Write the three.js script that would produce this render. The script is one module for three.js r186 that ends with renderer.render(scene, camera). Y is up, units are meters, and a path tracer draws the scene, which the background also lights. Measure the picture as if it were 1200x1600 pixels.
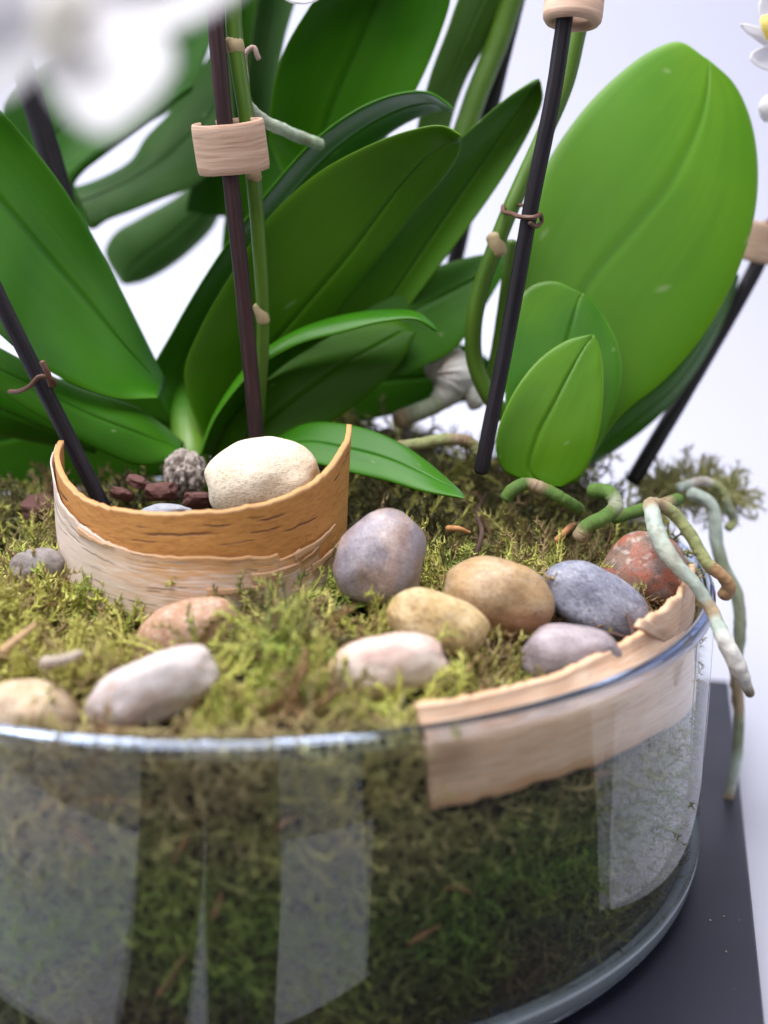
import * as THREE from 'three';
import { RoundedBoxGeometry } from 'three/addons/geometries/RoundedBoxGeometry.js';
import { mergeGeometries, mergeVertices } from 'three/addons/utils/BufferGeometryUtils.js';
import { RectAreaLightUniformsLib } from 'three/addons/lights/RectAreaLightUniformsLib.js';

// ---------------------------------------------------------------- camera, lights, exposure
const scene = new THREE.Scene();
const F = 1940;                                             // focal length in pixels of the 1200 x 1600 photograph
const PITCH = 0.2501;
const camera = new THREE.PerspectiveCamera(2 * Math.atan(800 / F) * 180 / Math.PI, 0.75, 0.02, 30);
camera.position.set(0.043, 0.2346, 0.438);
camera.rotation.set(-PITCH, 0, 0);
camera.focus = 0.412;
camera.userData.fStop = 4.9;
camera.updateMatrixWorld(true);
const renderer = new THREE.WebGLRenderer({ antialias: true });
renderer.toneMapping = THREE.LinearToneMapping;
renderer.toneMappingExposure = 1.2;
renderer.shadowMap.enabled = true;
RectAreaLightUniformsLib.init();
scene.background = new THREE.Color(0.035, 0.036, 0.042);

const V = (x, y, z) => new THREE.Vector3(x, y, z);
const names = new Map();
function numbered(n) {
  const k = names.get(n) ?? 0; names.set(n, k + 1);
  return k ? n + '_' + String(k).padStart(3, '0') : n;
}
function tag(o, label, category, group, kind) {
  if (label) o.userData.label = label;
  if (category) o.userData.category = category;
  if (group) o.userData.group = group;
  if (kind) o.userData.kind = kind;
  return o;
}
function thing(name, label, category, group) {
  const g = new THREE.Group(); g.name = numbered(name); scene.add(g);
  return tag(g, label, category, group);
}
function mesh(name, geo, mat, parent = scene) {
  const m = new THREE.Mesh(geo, mat);
  m.name = parent === scene ? numbered(name) : name;
  m.castShadow = m.receiveShadow = true;
  parent.add(m); return m;
}

// soft lights: panel overhead, tall window left; unseen panels added far right and behind camera
function lightPanel(name, label, pos, look, w, h, rgb, L, glow) {
  const g = thing(name, label, 'light panel');
  g.position.copy(pos); g.lookAt(look);
  const fr = new THREE.MeshStandardMaterial({ color: 0xe8e8e8, roughness: 0.6 });
  mesh('frame', new THREE.BoxGeometry(w + 0.06, h + 0.06, 0.03), fr, g).position.z = -0.032;
  const d = mesh('diffuser', new THREE.BoxGeometry(w, h, 0.012), new THREE.MeshStandardMaterial({ color: 0x333333, emissive: new THREE.Color(...rgb), emissiveIntensity: glow }), g);
  d.position.z = -0.01; d.castShadow = false;
  const l = new THREE.RectAreaLight(new THREE.Color(...rgb), L, w, h);
  l.position.z = 0.004; l.rotation.y = Math.PI; g.add(l);   // a light shines along its own -z
  return g;
}
lightPanel('ceiling_light_panel', 'large white overhead light panel above the table', V(-0.22, 1.15, 0.08), V(-0.03, 0.1, 0.02), 1.1, 1.0, [1, 0.985, 0.98], 8.6, 0.5);
lightPanel('unseen_light_panel', 'tall bright window panel left of the table', V(-1.35, 0.62, 0.45), V(0, 0.1, 0), 0.9, 1.1, [0.93, 0.96, 1], 1.7, 0.5);
lightPanel('unseen_light_panel', 'wide added light panel far right of the table', V(1.7, 0.75, 0.1), V(0.0, 0.1, 0), 1.2, 1.2, [0.93, 0.95, 1], 1.1, 0.5);  // added to give the glass its right-hand reflection
lightPanel('unseen_light_panel', 'broad added fill light panel behind the camera', V(0.25, 1.0, 1.6), V(0, 0.1, 0), 1.5, 1.0, [1, 0.98, 0.96], 0.7, 0.5);  // added fill light for the front of the bowl

// ---------------------------------------------------------------- rays of the photograph, noise, shells, tubes
const CP = Math.cos(PITCH), SP = Math.sin(PITCH), EYE = camera.position.clone();
function dir(px, py) {
  const x = (px - 600) / F, y = -(py - 800) / F;
  return V(x, CP * y - SP, -SP * y - CP);
}
const along = (d, t) => EYE.clone().addScaledVector(d, t);
function atZ(px, py, z) { const d = dir(px, py); return along(d, (z - EYE.z) / d.z); }
function atY(px, py, y) { const d = dir(px, py); return along(d, (y - EYE.y) / d.y); }
function atCyl(px, py, r) {
  const d = dir(px, py), a = d.x * d.x + d.z * d.z, b = EYE.x * d.x + EYE.z * d.z, c = EYE.x ** 2 + EYE.z ** 2 - r * r;
  const q = Math.max(0, b * b - a * c);
  return along(d, (-b - Math.sqrt(q)) / a);
}
const pxSize = (p) => Math.abs(p.clone().sub(EYE).dot(V(0, -SP, -CP))) / F;   // metres per photograph pixel at p

let seed = 12345;
const rnd = () => { seed = (seed + 0x6d2b79f5) | 0; let t = Math.imul(seed ^ (seed >>> 15), 1 | seed); t = (t + Math.imul(t ^ (t >>> 7), 61 | t)) ^ t; return ((t ^ (t >>> 14)) >>> 0) / 4294967296; };
const rr = (a, b) => a + (b - a) * rnd();
function hash(x, y, z) { let h = Math.imul(x, 374761393) + Math.imul(y, 668265263) + Math.imul(z, 1440662683); h = Math.imul(h ^ (h >>> 13), 1274126177); return ((h ^ (h >>> 16)) >>> 0) / 4294967296; }
function noise(x, y, z) {
  const ix = Math.floor(x), iy = Math.floor(y), iz = Math.floor(z), s = (t) => t * t * (3 - 2 * t), fx = s(x - ix), fy = s(y - iy), fz = s(z - iz), l = (a, b, t) => a + (b - a) * t;
  const c = (i, j, k) => hash(ix + i, iy + j, iz + k);
  return l(l(l(c(0, 0, 0), c(1, 0, 0), fx), l(c(0, 1, 0), c(1, 1, 0), fx), fy), l(l(c(0, 0, 1), c(1, 0, 1), fx), l(c(0, 1, 1), c(1, 1, 1), fx), fy), fz);
}
function fbm(x, y, z, o = 4) { let s = 0, a = 0.5, n = 0; for (let i = 0; i < o; i++) { s += a * noise(x, y, z); n += a; x = x * 2.03 + 7.1; y = y * 2.03 + 3.7; z = z * 2.03 + 1.9; a *= 0.5; } return s / n; }
const smooth = (a, b, x) => { const t = Math.min(1, Math.max(0, (x - a) / (b - a))); return t * t * (3 - 2 * t); };
const mix3 = (a, b, t) => [a[0] + (b[0] - a[0]) * t, a[1] + (b[1] - a[1]) * t, a[2] + (b[2] - a[2]) * t];

function grayTexture(n, f, repeat = [1, 1]) {
  const d = new Uint8Array(n * n * 4);
  for (let y = 0; y < n; y++) for (let x = 0; x < n; x++) { const v = Math.max(0, Math.min(255, 255 * f(x / n, y / n))); const i = (y * n + x) * 4; d[i] = d[i + 1] = d[i + 2] = v; d[i + 3] = 255; }
  const t = new THREE.DataTexture(d, n, n); t.magFilter = THREE.LinearFilter; t.wrapS = t.wrapT = THREE.RepeatWrapping; t.repeat.set(...repeat); t.needsUpdate = true; return t;
}
function colorTexture(w, h, f) {
  const d = new Uint8Array(w * h * 4), e = (c) => 255 * (c <= 0.0031308 ? 12.92 * c : 1.055 * Math.pow(Math.min(1, Math.max(0, c)), 1 / 2.4) - 0.055);
  for (let y = 0; y < h; y++) for (let x = 0; x < w; x++) { const c = f(x / w, y / h), i = (y * w + x) * 4; d[i] = e(c[0]); d[i + 1] = e(c[1]); d[i + 2] = e(c[2]); d[i + 3] = 255; }
  const t = new THREE.DataTexture(d, w, h); t.magFilter = THREE.LinearFilter; t.wrapS = t.wrapT = THREE.RepeatWrapping; t.colorSpace = THREE.SRGBColorSpace; t.needsUpdate = true; return t;
}

// a closed sheet with rounded or square borders; P(u, v) for u, v in 0..1, th(u, v) its thickness
function shell(P, nu, nv, th, col) {
  const pts = [], N = (nu + 1) * (nv + 1);
  for (let j = 0; j <= nv; j++) for (let i = 0; i <= nu; i++) pts.push(P(i / nu, j / nv));
  const at = (i, j) => pts[Math.min(nv, Math.max(0, j)) * (nu + 1) + Math.min(nu, Math.max(0, i))];
  const pos = [], uv = [], color = [], idx = [], nr = [];
  for (let j = 0; j <= nv; j++) for (let i = 0; i <= nu; i++) {
    const a = at(i + 1, j).clone().sub(at(i - 1, j)), b = at(i, j + 1).clone().sub(at(i, j - 1));
    const n = a.cross(b); if (n.lengthSq() < 1e-18) n.copy(nr.length ? nr[nr.length - 1] : V(0, 0, 1)); n.normalize(); nr.push(n);
  }
  for (const s of [1, -1]) for (let j = 0; j <= nv; j++) for (let i = 0; i <= nu; i++) {
    const k = j * (nu + 1) + i, p = pts[k], h = s * 0.5 * th(i / nu, j / nv);
    pos.push(p.x + nr[k].x * h, p.y + nr[k].y * h, p.z + nr[k].z * h); uv.push(i / nu, j / nv);
    if (col) color.push(...col(i / nu, j / nv, s, p));
  }
  for (let j = 0; j < nv; j++) for (let i = 0; i < nu; i++) {
    const a = j * (nu + 1) + i, b = a + 1, c = a + nu + 1, d = c + 1;
    idx.push(a, b, d, a, d, c, N + a, N + d, N + b, N + a, N + c, N + d);
  }
  const rim = [];
  for (let i = 0; i < nu; i++) rim.push(i);
  for (let j = 0; j < nv; j++) rim.push(j * (nu + 1) + nu);
  for (let i = nu; i > 0; i--) rim.push(nv * (nu + 1) + i);
  for (let j = nv; j > 0; j--) rim.push(j * (nu + 1));
  rim.forEach((a, q) => { const b = rim[(q + 1) % rim.length]; idx.push(a, N + a, b, b, N + a, N + b); });
  const g = new THREE.BufferGeometry();
  g.setAttribute('position', new THREE.Float32BufferAttribute(pos, 3));
  g.setAttribute('uv', new THREE.Float32BufferAttribute(uv, 2));
  if (col) g.setAttribute('color', new THREE.Float32BufferAttribute(color, 3));
  g.setIndex(idx); g.computeVertexNormals();
  return g;
}
const curve = (pts) => new THREE.CatmullRomCurve3(pts, false, 'centripetal');
// a round tube of changing radius through points, closed at both ends
function tube(pts, radius, nl, nr, col, wob = 0) {
  const c = curve(pts), pos = [], nor = [], uv = [], color = [], idx = [], fr = c.computeFrenetFrames(nl, false);
  const R = typeof radius === 'function' ? radius : () => radius, so = rnd() * 100;
  const ring = (p, n, b, t, r) => {
    for (let i = 0; i <= nr; i++) {
      const a = i / nr * Math.PI * 2, x = Math.cos(a), y = Math.sin(a), d = V(0, 0, 0).addScaledVector(n, x).addScaledVector(b, y);
      const k = r * (1 + wob * (fbm(x * 1.3 + so, y * 1.3, t * nl * 0.35) - 0.5) * 2), q = p.clone().addScaledVector(d, k);
      pos.push(q.x, q.y, q.z); nor.push(d.x, d.y, d.z); uv.push(i / nr, t);
      if (col) color.push(...col(t, i / nr, q));
    }
  };
  let rows = 0;
  const T0 = fr.tangents[0], T1 = fr.tangents[nl], p0 = c.getPointAt(0), p1 = c.getPointAt(1), r0 = R(0), r1 = R(1);
  for (const k of [0.02, 0.6, 0.9]) { ring(p0.clone().addScaledVector(T0, -r0 * 0.6 * Math.sqrt(1 - k * k)), fr.normals[0], fr.binormals[0], 0, r0 * k); rows++; }
  for (let j = 0; j <= nl; j++) { ring(c.getPointAt(j / nl), fr.normals[j], fr.binormals[j], j / nl, R(j / nl)); rows++; }
  for (const k of [0.9, 0.6, 0.02]) { ring(p1.clone().addScaledVector(T1, r1 * 0.6 * Math.sqrt(1 - k * k)), fr.normals[nl], fr.binormals[nl], 1, r1 * k); rows++; }
  for (let j = 0; j < rows - 1; j++) for (let i = 0; i < nr; i++) { const a = j * (nr + 1) + i, b = a + 1, d = a + nr + 1; idx.push(a, b, d, b, d + 1, d); }
  const g = new THREE.BufferGeometry();
  g.setAttribute('position', new THREE.Float32BufferAttribute(pos, 3));
  g.setAttribute('uv', new THREE.Float32BufferAttribute(uv, 2));
  if (col) g.setAttribute('color', new THREE.Float32BufferAttribute(color, 3));
  g.setIndex(idx); g.computeVertexNormals();
  return g;
}
const pix = (list) => list.map(([x, y, z]) => atZ(x, y, z));

// ---------------------------------------------------------------- backdrop, table, tray
{
  const prof = [V(0, -0.022, 0.385), V(0, -0.022, 0.2), V(0, -0.022, -0.25), V(0, -0.02, -0.4), V(0, 0.03, -0.62), V(0, 0.13, -0.78), V(0, 0.3, -0.86), V(0, 0.6, -0.88), V(0, 1.4, -0.88)];
  const c = curve(prof);
  const g = shell((u, v) => { const p = c.getPoint(v); p.x = -2 + 4 * u; return p; }, 2, 80, () => 0.004);
  tag(mesh('backdrop', g, new THREE.MeshStandardMaterial({ color: new THREE.Color(0.50, 0.51, 0.615), roughness: 0.8 })), 'smooth white backdrop sweeping down to the table', '', '', 'structure');
  delete scene.children.at(-1).userData.category;
}
const TRAY = { far: V(0.2155, 0, -0.142), d: V(0.224, 0, -0.9746), p: V(-0.9746, 0, -0.224) };
{
  const L = 0.365, W = 0.43, mid = TRAY.far.clone().addScaledVector(TRAY.d, -L / 2).addScaledVector(TRAY.p, W / 2);
  const bump = grayTexture(256, (x, y) => 0.5 + 0.5 * (fbm(x * 60, y * 60, 1, 3) - 0.5), [6, 6]);
  const rough = grayTexture(256, (x, y) => 0.34 + 0.22 * fbm(x * 9, y * 9, 4, 4));
  const m = mesh('serving_tray', new RoundedBoxGeometry(W, 0.0183, L, 4, 0.0015), new THREE.MeshStandardMaterial({ color: new THREE.Color(0.014, 0.015, 0.028), roughness: 1, roughnessMap: rough, bumpMap: bump, bumpScale: 0.00003 }));
  m.position.set(mid.x, -0.00965, mid.z);
  m.rotation.y = Math.atan2(-TRAY.d.x, -TRAY.d.z);
  tag(m, 'flat dark blue-black board under the glass bowl', 'board');
}

for (const [label, pts] of [  // unseen dark shapes added so the glass reflects dark gaps
  ['added dark sheet for the glass reflection, in front of the bowl to the right', [[0.13, 0.104], [0.65, 0.104], [0.65, 0.384], [0.163, 0.384], [0.074, 0.221], [0.074, 0.17], [0.13, 0.17]]],
  ['added dark sheet for the glass reflection, in front of the bowl, left of the wedge gap', [[-0.044, 0.16], [-0.020, 0.16], [-0.033, 0.315], [-0.038, 0.384], [-0.119, 0.384]]],
  ['added dark sheet for the glass reflection, in front of the bowl, right of the wedge gap', [[-0.005, 0.16], [0.0095, 0.16], [0.049, 0.384], [-0.036, 0.384], [-0.0325, 0.315]]]]) {
  const sh = new THREE.Shape(pts.map(([x, z]) => new THREE.Vector2(x, -z)));
  const m = mesh('reflection_sheet', new THREE.ExtrudeGeometry(sh, { depth: 0.0007, bevelEnabled: false }), new THREE.MeshStandardMaterial({ color: new THREE.Color(0.02, 0.02, 0.025), roughness: 0.8 }));
  m.rotation.x = -Math.PI / 2; m.position.y = -0.0197;
  tag(m, label, 'mat');
}

// ---------------------------------------------------------------- glass bowl
{
  const lathe = (pr) => new THREE.LatheGeometry(pr.map(([x, y]) => new THREE.Vector2(x, y)), 192);
  const g = thing('glass_bowl', 'large round clear glass bowl full of moss on the dark board', 'bowl');
  const pane = new THREE.MeshPhysicalMaterial({ color: 0xfbfdfc, roughness: 0.0, transmission: 1, thickness: 0, ior: 1.5, specularIntensity: 0.7 });
  const solid = new THREE.MeshPhysicalMaterial({ color: 0xffffff, roughness: 0.0, transmission: 1, thickness: 0.004, ior: 1.5, attenuationColor: new THREE.Color(0.8, 0.88, 0.92), attenuationDistance: 0.4 });
  const rimGlass = solid.clone(); rimGlass.attenuationColor = new THREE.Color(0.62, 0.72, 0.92); rimGlass.attenuationDistance = 0.007; rimGlass.roughness = 0.06;
  mesh('wall', lathe([[0.1558, 0.0129], [0.16, 0.0129], [0.16, 0.06], [0.16, 0.1005], [0.1558, 0.1005], [0.1558, 0.06], [0.1558, 0.0129]]), pane, g);
  mesh('rim', lathe([[0.1559, 0.1010], [0.1599, 0.1010], [0.16, 0.1022], [0.1598, 0.1038], [0.1591, 0.1050], [0.1579, 0.1055], [0.1567, 0.1050], [0.1560, 0.1038], [0.1558, 0.1022], [0.1559, 0.1010]]), rimGlass, g);
  const heel = new THREE.MeshPhysicalMaterial({ color: new THREE.Color(0.50, 0.57, 0.68), roughness: 0.06, transmission: 0.6, thickness: 0.01, ior: 1.5 });  // milky colour stands in for light refracted through the glass base
  mesh('base', lathe([[0, 0.0006], [0.12, 0.0006], [0.150, 0], [0.1545, 0.0008], [0.1572, 0.003], [0.1588, 0.0055], [0.1597, 0.0085], [0.16, 0.0110], [0.16, 0.0124], [0.1558, 0.0124], [0.1550, 0.0108], [0.1525, 0.0090], [0.148, 0.0082], [0.12, 0.0080], [0, 0.0080]]), heel, g);
}

// ---------------------------------------------------------------- soil and its surface height
const bumps = [[0.014, 0.106, 0.018, 0.007], [-0.035, 0.09, 0.028, -0.006], [0.03, 0.132, 0.02, 0.002], [-0.085, 0.092, 0.025, 0.004], [0.0, -0.03, 0.05, 0.014], [0.04, -0.09, 0.045, 0.030], [0.110, -0.065, 0.032, 0.020], [0.112, 0.09, 0.022, -0.007], [0.085, 0.105, 0.026, -0.005], [-0.10, -0.02, 0.05, 0.01]];
function H(x, z) {
  const r = Math.hypot(x, z) / 0.155;
  let y = 0.1032 + 0.0095 * (1 - r * r) + 0.013 * (fbm(x * 62, z * 62, 3, 3) - 0.5);
  for (const [bx, bz, s, h] of bumps) y += h * Math.exp(-((x - bx) ** 2 + (z - bz) ** 2) / (s * s));
  return y;
}
function atH(px, py, lift = 0) {
  const d = dir(px, py); let t = 0.2;
  for (let i = 0; i < 400; i++) { const p = along(d, t); if (p.y <= H(p.x, p.z) + lift || t > 0.75) return p; t += 0.0015; }
  return along(d, t);
}
{
  const pos = [], idx = [], col = [], NR = 60, NA = 128;
  const put = (x, y, z) => { pos.push(x, y, z); const n = fbm(x * 160, y * 160, z * 160, 3); col.push(...mix3([0.012, 0.009, 0.006], [0.07, 0.042, 0.024], n * n)); };
  for (let i = 0; i <= NR; i++) for (let a = 0; a < NA; a++) {
    const r = 0.1515 * i / NR, t = a / NA * Math.PI * 2, x = r * Math.cos(t), z = r * Math.sin(t);
    put(x, H(x, z) - 0.006 + 0.004 * (fbm(x * 220, z * 220, 1, 3) - 0.5), z);
  }
  for (let j = 1; j <= 24; j++) for (let a = 0; a < NA; a++) {
    const t = a / NA * Math.PI * 2, r = 0.1515 + 0.002 * (fbm(Math.cos(t) * 30, j * 0.8, Math.sin(t) * 30, 3) - 0.5);
    put((j === 24 ? 0.147 : r) * Math.cos(t), 0.100 - 0.0912 * j / 24, (j === 24 ? 0.147 : r) * Math.sin(t));
  }
  const rows = NR + 1 + 24;
  for (let j = 0; j < rows - 1; j++) for (let a = 0; a < NA; a++) { const b = (a + 1) % NA, p = j * NA + a, q = j * NA + b; idx.push(p, q, p + NA, q, q + NA, p + NA); }
  const g = new THREE.BufferGeometry(); g.setAttribute('position', new THREE.Float32BufferAttribute(pos, 3)); g.setAttribute('color', new THREE.Float32BufferAttribute(col, 3)); g.setIndex(idx); g.computeVertexNormals();
  tag(mesh('soil', g, new THREE.MeshStandardMaterial({ vertexColors: true, roughness: 1 })), 'dark brown soil under the moss in the bowl', '', '', 'stuff');
}

// ---------------------------------------------------------------- pebbles
const fineBump = grayTexture(256, (x, y) => 0.5 * fbm(x * 40, y * 40, 9, 3) + 0.5 * fbm(x * 120, y * 120, 5, 2), [2, 2]);
const grain = colorTexture(512, 512, (x, y) => { const f = fbm(x * 70, y * 70, 2, 3), k = 0.92 + 0.35 * (fbm(x * 24, y * 24, 7, 4) - 0.5) - 0.5 * smooth(0.60, 0.72, f) + 0.16 * smooth(0.40, 0.30, f); return [k, k * 0.985, k * 0.97]; });
grain.repeat.set(2, 1.5);
const pebbles = [];
function pebble(label, px, py, w, h, rot, depth, lift, paint, o = {}) {
  const p = o.z !== undefined ? atZ(px, py, o.z) : atH(px, py, lift + 0.0045), k = pxSize(p) / 2, so = px * 0.37 + py * 0.11;
  let g = new THREE.IcosahedronGeometry(1, 30); g.deleteAttribute('uv'); g.deleteAttribute('normal'); g = mergeVertices(g, 1e-5);
  const a = g.attributes.position, col = [], uv = [], v = V(), ex = o.ex ?? 2.25;
  for (let i = 0; i < a.count; i++) {
    v.fromBufferAttribute(a, i);
    const n = v.clone(), s = Math.pow(Math.abs(n.x) ** ex + Math.abs(n.y) ** ex + Math.abs(n.z) ** ex, -1 / ex);
    const d = s * (1 + (o.lump ?? 0.14) * (fbm(n.x * 1.3 + so, n.y * 1.3, n.z * 1.3, 2) - 0.5) * 2 + 0.012 * (fbm(n.x * 6 + so, n.y * 6, n.z * 6, 3) - 0.5));
    v.multiplyScalar(d);
    v.y *= 1 + (o.taper ?? 0) * v.x;                        // one end thicker than the other
    v.x *= 1 + (o.egg ?? 0) * v.y;
    a.setXYZ(i, v.x, v.y, v.z);
    col.push(...paint(n.x, n.y, n.z, so).map((q) => Math.min(0.88, q * 1.28))); uv.push(Math.atan2(n.x, n.z) / 6.283 * 2, n.y);
  }
  g.setAttribute('color', new THREE.Float32BufferAttribute(col, 3)); g.setAttribute('uv', new THREE.Float32BufferAttribute(uv, 2)); g.computeVertexNormals();
  const m = mesh('pebble', g, new THREE.MeshPhysicalMaterial({ vertexColors: true, map: grain, roughness: (o.rough ?? 0.5) * 0.82, bumpMap: fineBump, bumpScale: o.bump ?? 0.00025, clearcoat: o.coat ?? 0, clearcoatRoughness: 0.25 }));
  m.scale.set(w * k, h * k, depth * k);
  m.position.copy(p);
  m.quaternion.copy(camera.quaternion).multiply(new THREE.Quaternion().setFromAxisAngle(V(0, 0, 1), -rot * Math.PI / 180));
  tag(m, label, 'pebble', 'smooth pebbles on the moss');
  m.updateMatrixWorld(true);
  pebbles.push(m.matrixWorld.clone().invert());
  return m;
}
const speck = (a, b, dark, sc, amt, patch) => (x, y, z, s) => {
  let c = mix3(a, b, smooth(0.3, 0.7, fbm(x * 2.2 + s, y * 2.2, z * 2.2, 4)));
  const f = fbm(x * sc + s, y * sc, z * sc, 3); c = mix3(c, dark, amt * smooth(0.52, 0.68, f));
  const f2 = fbm(x * sc * 1.3, y * sc * 1.3 + s, z * sc * 1.3 + 5, 3); c = mix3(c, mix3(c, [0.8, 0.78, 0.76], 0.35), amt * smooth(0.55, 0.75, f2));
  return patch ? patch(c, x, y, z, s) : c;
};
pebble('cream white pebble standing in the birch bark curl', 412, 752, 178, 130, -14, 130, 0, speck([0.62, 0.51, 0.39], [0.66, 0.59, 0.49], [0.45, 0.30, 0.18], 14, 0.22), { z: 0.028, rough: 0.75, taper: -0.05 });
pebble('upright egg-shaped lilac grey pebble right of the birch bark', 597, 870, 136, 156, 18, 125, 0.012, speck([0.25, 0.22, 0.27], [0.28, 0.20, 0.19], [0.16, 0.12, 0.12], 7, 0.3, (c, x, y, z, s) => mix3(c, [0.46, 0.37, 0.36], smooth(0.5, 0.8, fbm(x * 2 + 8, y * 2.6, z * 2, 5)) * 0.8)), { rough: 0.36, egg: -0.11, coat: 0.15 });
pebble('yellow ochre speckled pebble in the middle of the group', 684, 972, 158, 98, 24, 110, 0.004, speck([0.46, 0.32, 0.14], [0.56, 0.43, 0.25], [0.24, 0.14, 0.06], 11, 0.6), { rough: 0.6 });
pebble('wide flat tan pebble behind the ochre one', 778, 934, 172, 122, 14, 150, 0.003, speck([0.37, 0.24, 0.12], [0.40, 0.28, 0.17], [0.22, 0.11, 0.06], 10, 0.35, (c, x, y, z, s) => mix3(c, [0.36, 0.16, 0.09], smooth(0.05, -0.4, y - 0.4 * x + 0.3 * fbm(x * 4, y * 4, z * 4, 3)) * 0.6)), { rough: 0.5 });
pebble('blue grey finely speckled oblong pebble', 932, 942, 178, 100, 30, 110, 0.006, speck([0.19, 0.20, 0.28], [0.25, 0.26, 0.34], [0.08, 0.08, 0.12], 16, 0.6), { rough: 0.5, taper: -0.06 });
pebble('reddish brown mottled pebble below the hanging root', 1006, 896, 134, 136, 30, 120, 0.004, speck([0.20, 0.12, 0.09], [0.30, 0.09, 0.055], [0.10, 0.08, 0.075], 5, 0.7, (c, x, y, z, s) => mix3(c, [0.20, 0.16, 0.155], smooth(0.5, 0.7, fbm(x * 3 + 2, y * 3, z * 3, 5)) * 0.7)), { rough: 0.6 });
pebble('glossy mauve grey pebble at the pale bark strip', 894, 1024, 150, 92, 2, 100, 0.006, speck([0.30, 0.25, 0.28], [0.36, 0.30, 0.34], [0.20, 0.15, 0.18], 6, 0.3, (c, x, y, z) => mix3(c, [0.22, 0.16, 0.19], smooth(0.04, 0, Math.abs(y + 0.1 * x + 0.12 + 0.1 * fbm(x * 3, 1, z * 3, 3) - 0.05)) * 0.7)), { rough: 0.25, coat: 0.4, ex: 2.6, taper: -0.1, z: 0.097 });
pebble('pinkish white flat pebble half sunk in moss', 606, 1040, 192, 98, -9, 115, -0.001, speck([0.56, 0.40, 0.36], [0.66, 0.56, 0.52], [0.36, 0.20, 0.20], 6, 0.4, (c, x, y, z) => mix3(c, [0.55, 0.38, 0.18], smooth(-0.55, -0.95, x))), { rough: 0.5, ex: 2.5, taper: -0.08 });
pebble('terracotta brown pebble in front of the birch bark', 288, 987, 168, 94, -20, 95, 0.000, speck([0.34, 0.17, 0.10], [0.40, 0.24, 0.16], [0.55, 0.42, 0.34], 9, 0.5), { rough: 0.65 });
pebble('pale pinkish white oblong pebble nearest the rim', 240, 1074, 222, 102, -24, 115, -0.002, speck([0.46, 0.39, 0.39], [0.56, 0.50, 0.52], [0.42, 0.24, 0.15], 5, 0.4), { rough: 0.42 });
pebble('beige spotted pebble at the left front rim', 48, 1114, 156, 106, 12, 110, -0.003, speck([0.44, 0.31, 0.20], [0.54, 0.42, 0.30], [0.26, 0.15, 0.09], 8, 0.5), { rough: 0.6 });
pebble('dull grey pebble left of the birch bark', 58, 884, 84, 54, -8, 60, 0.0, speck([0.22, 0.19, 0.19], [0.28, 0.25, 0.25], [0.14, 0.1, 0.1], 6, 0.3), { rough: 0.5 });
pebble('small pale blue grey pebble inside the birch bark curl', 262, 802, 84, 30, 0, 60, 0, speck([0.30, 0.32, 0.38], [0.36, 0.38, 0.45], [0.2, 0.2, 0.25], 6, 0.3), { z: 0.045, rough: 0.5 });
pebble('small grey pebble peeping out between bark and moss', 247, 948, 46, 40, 20, 50, 0.0, speck([0.34, 0.29, 0.28], [0.38, 0.34, 0.34], [0.2, 0.2, 0.2], 6, 0.3), { rough: 0.5 });

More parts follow.
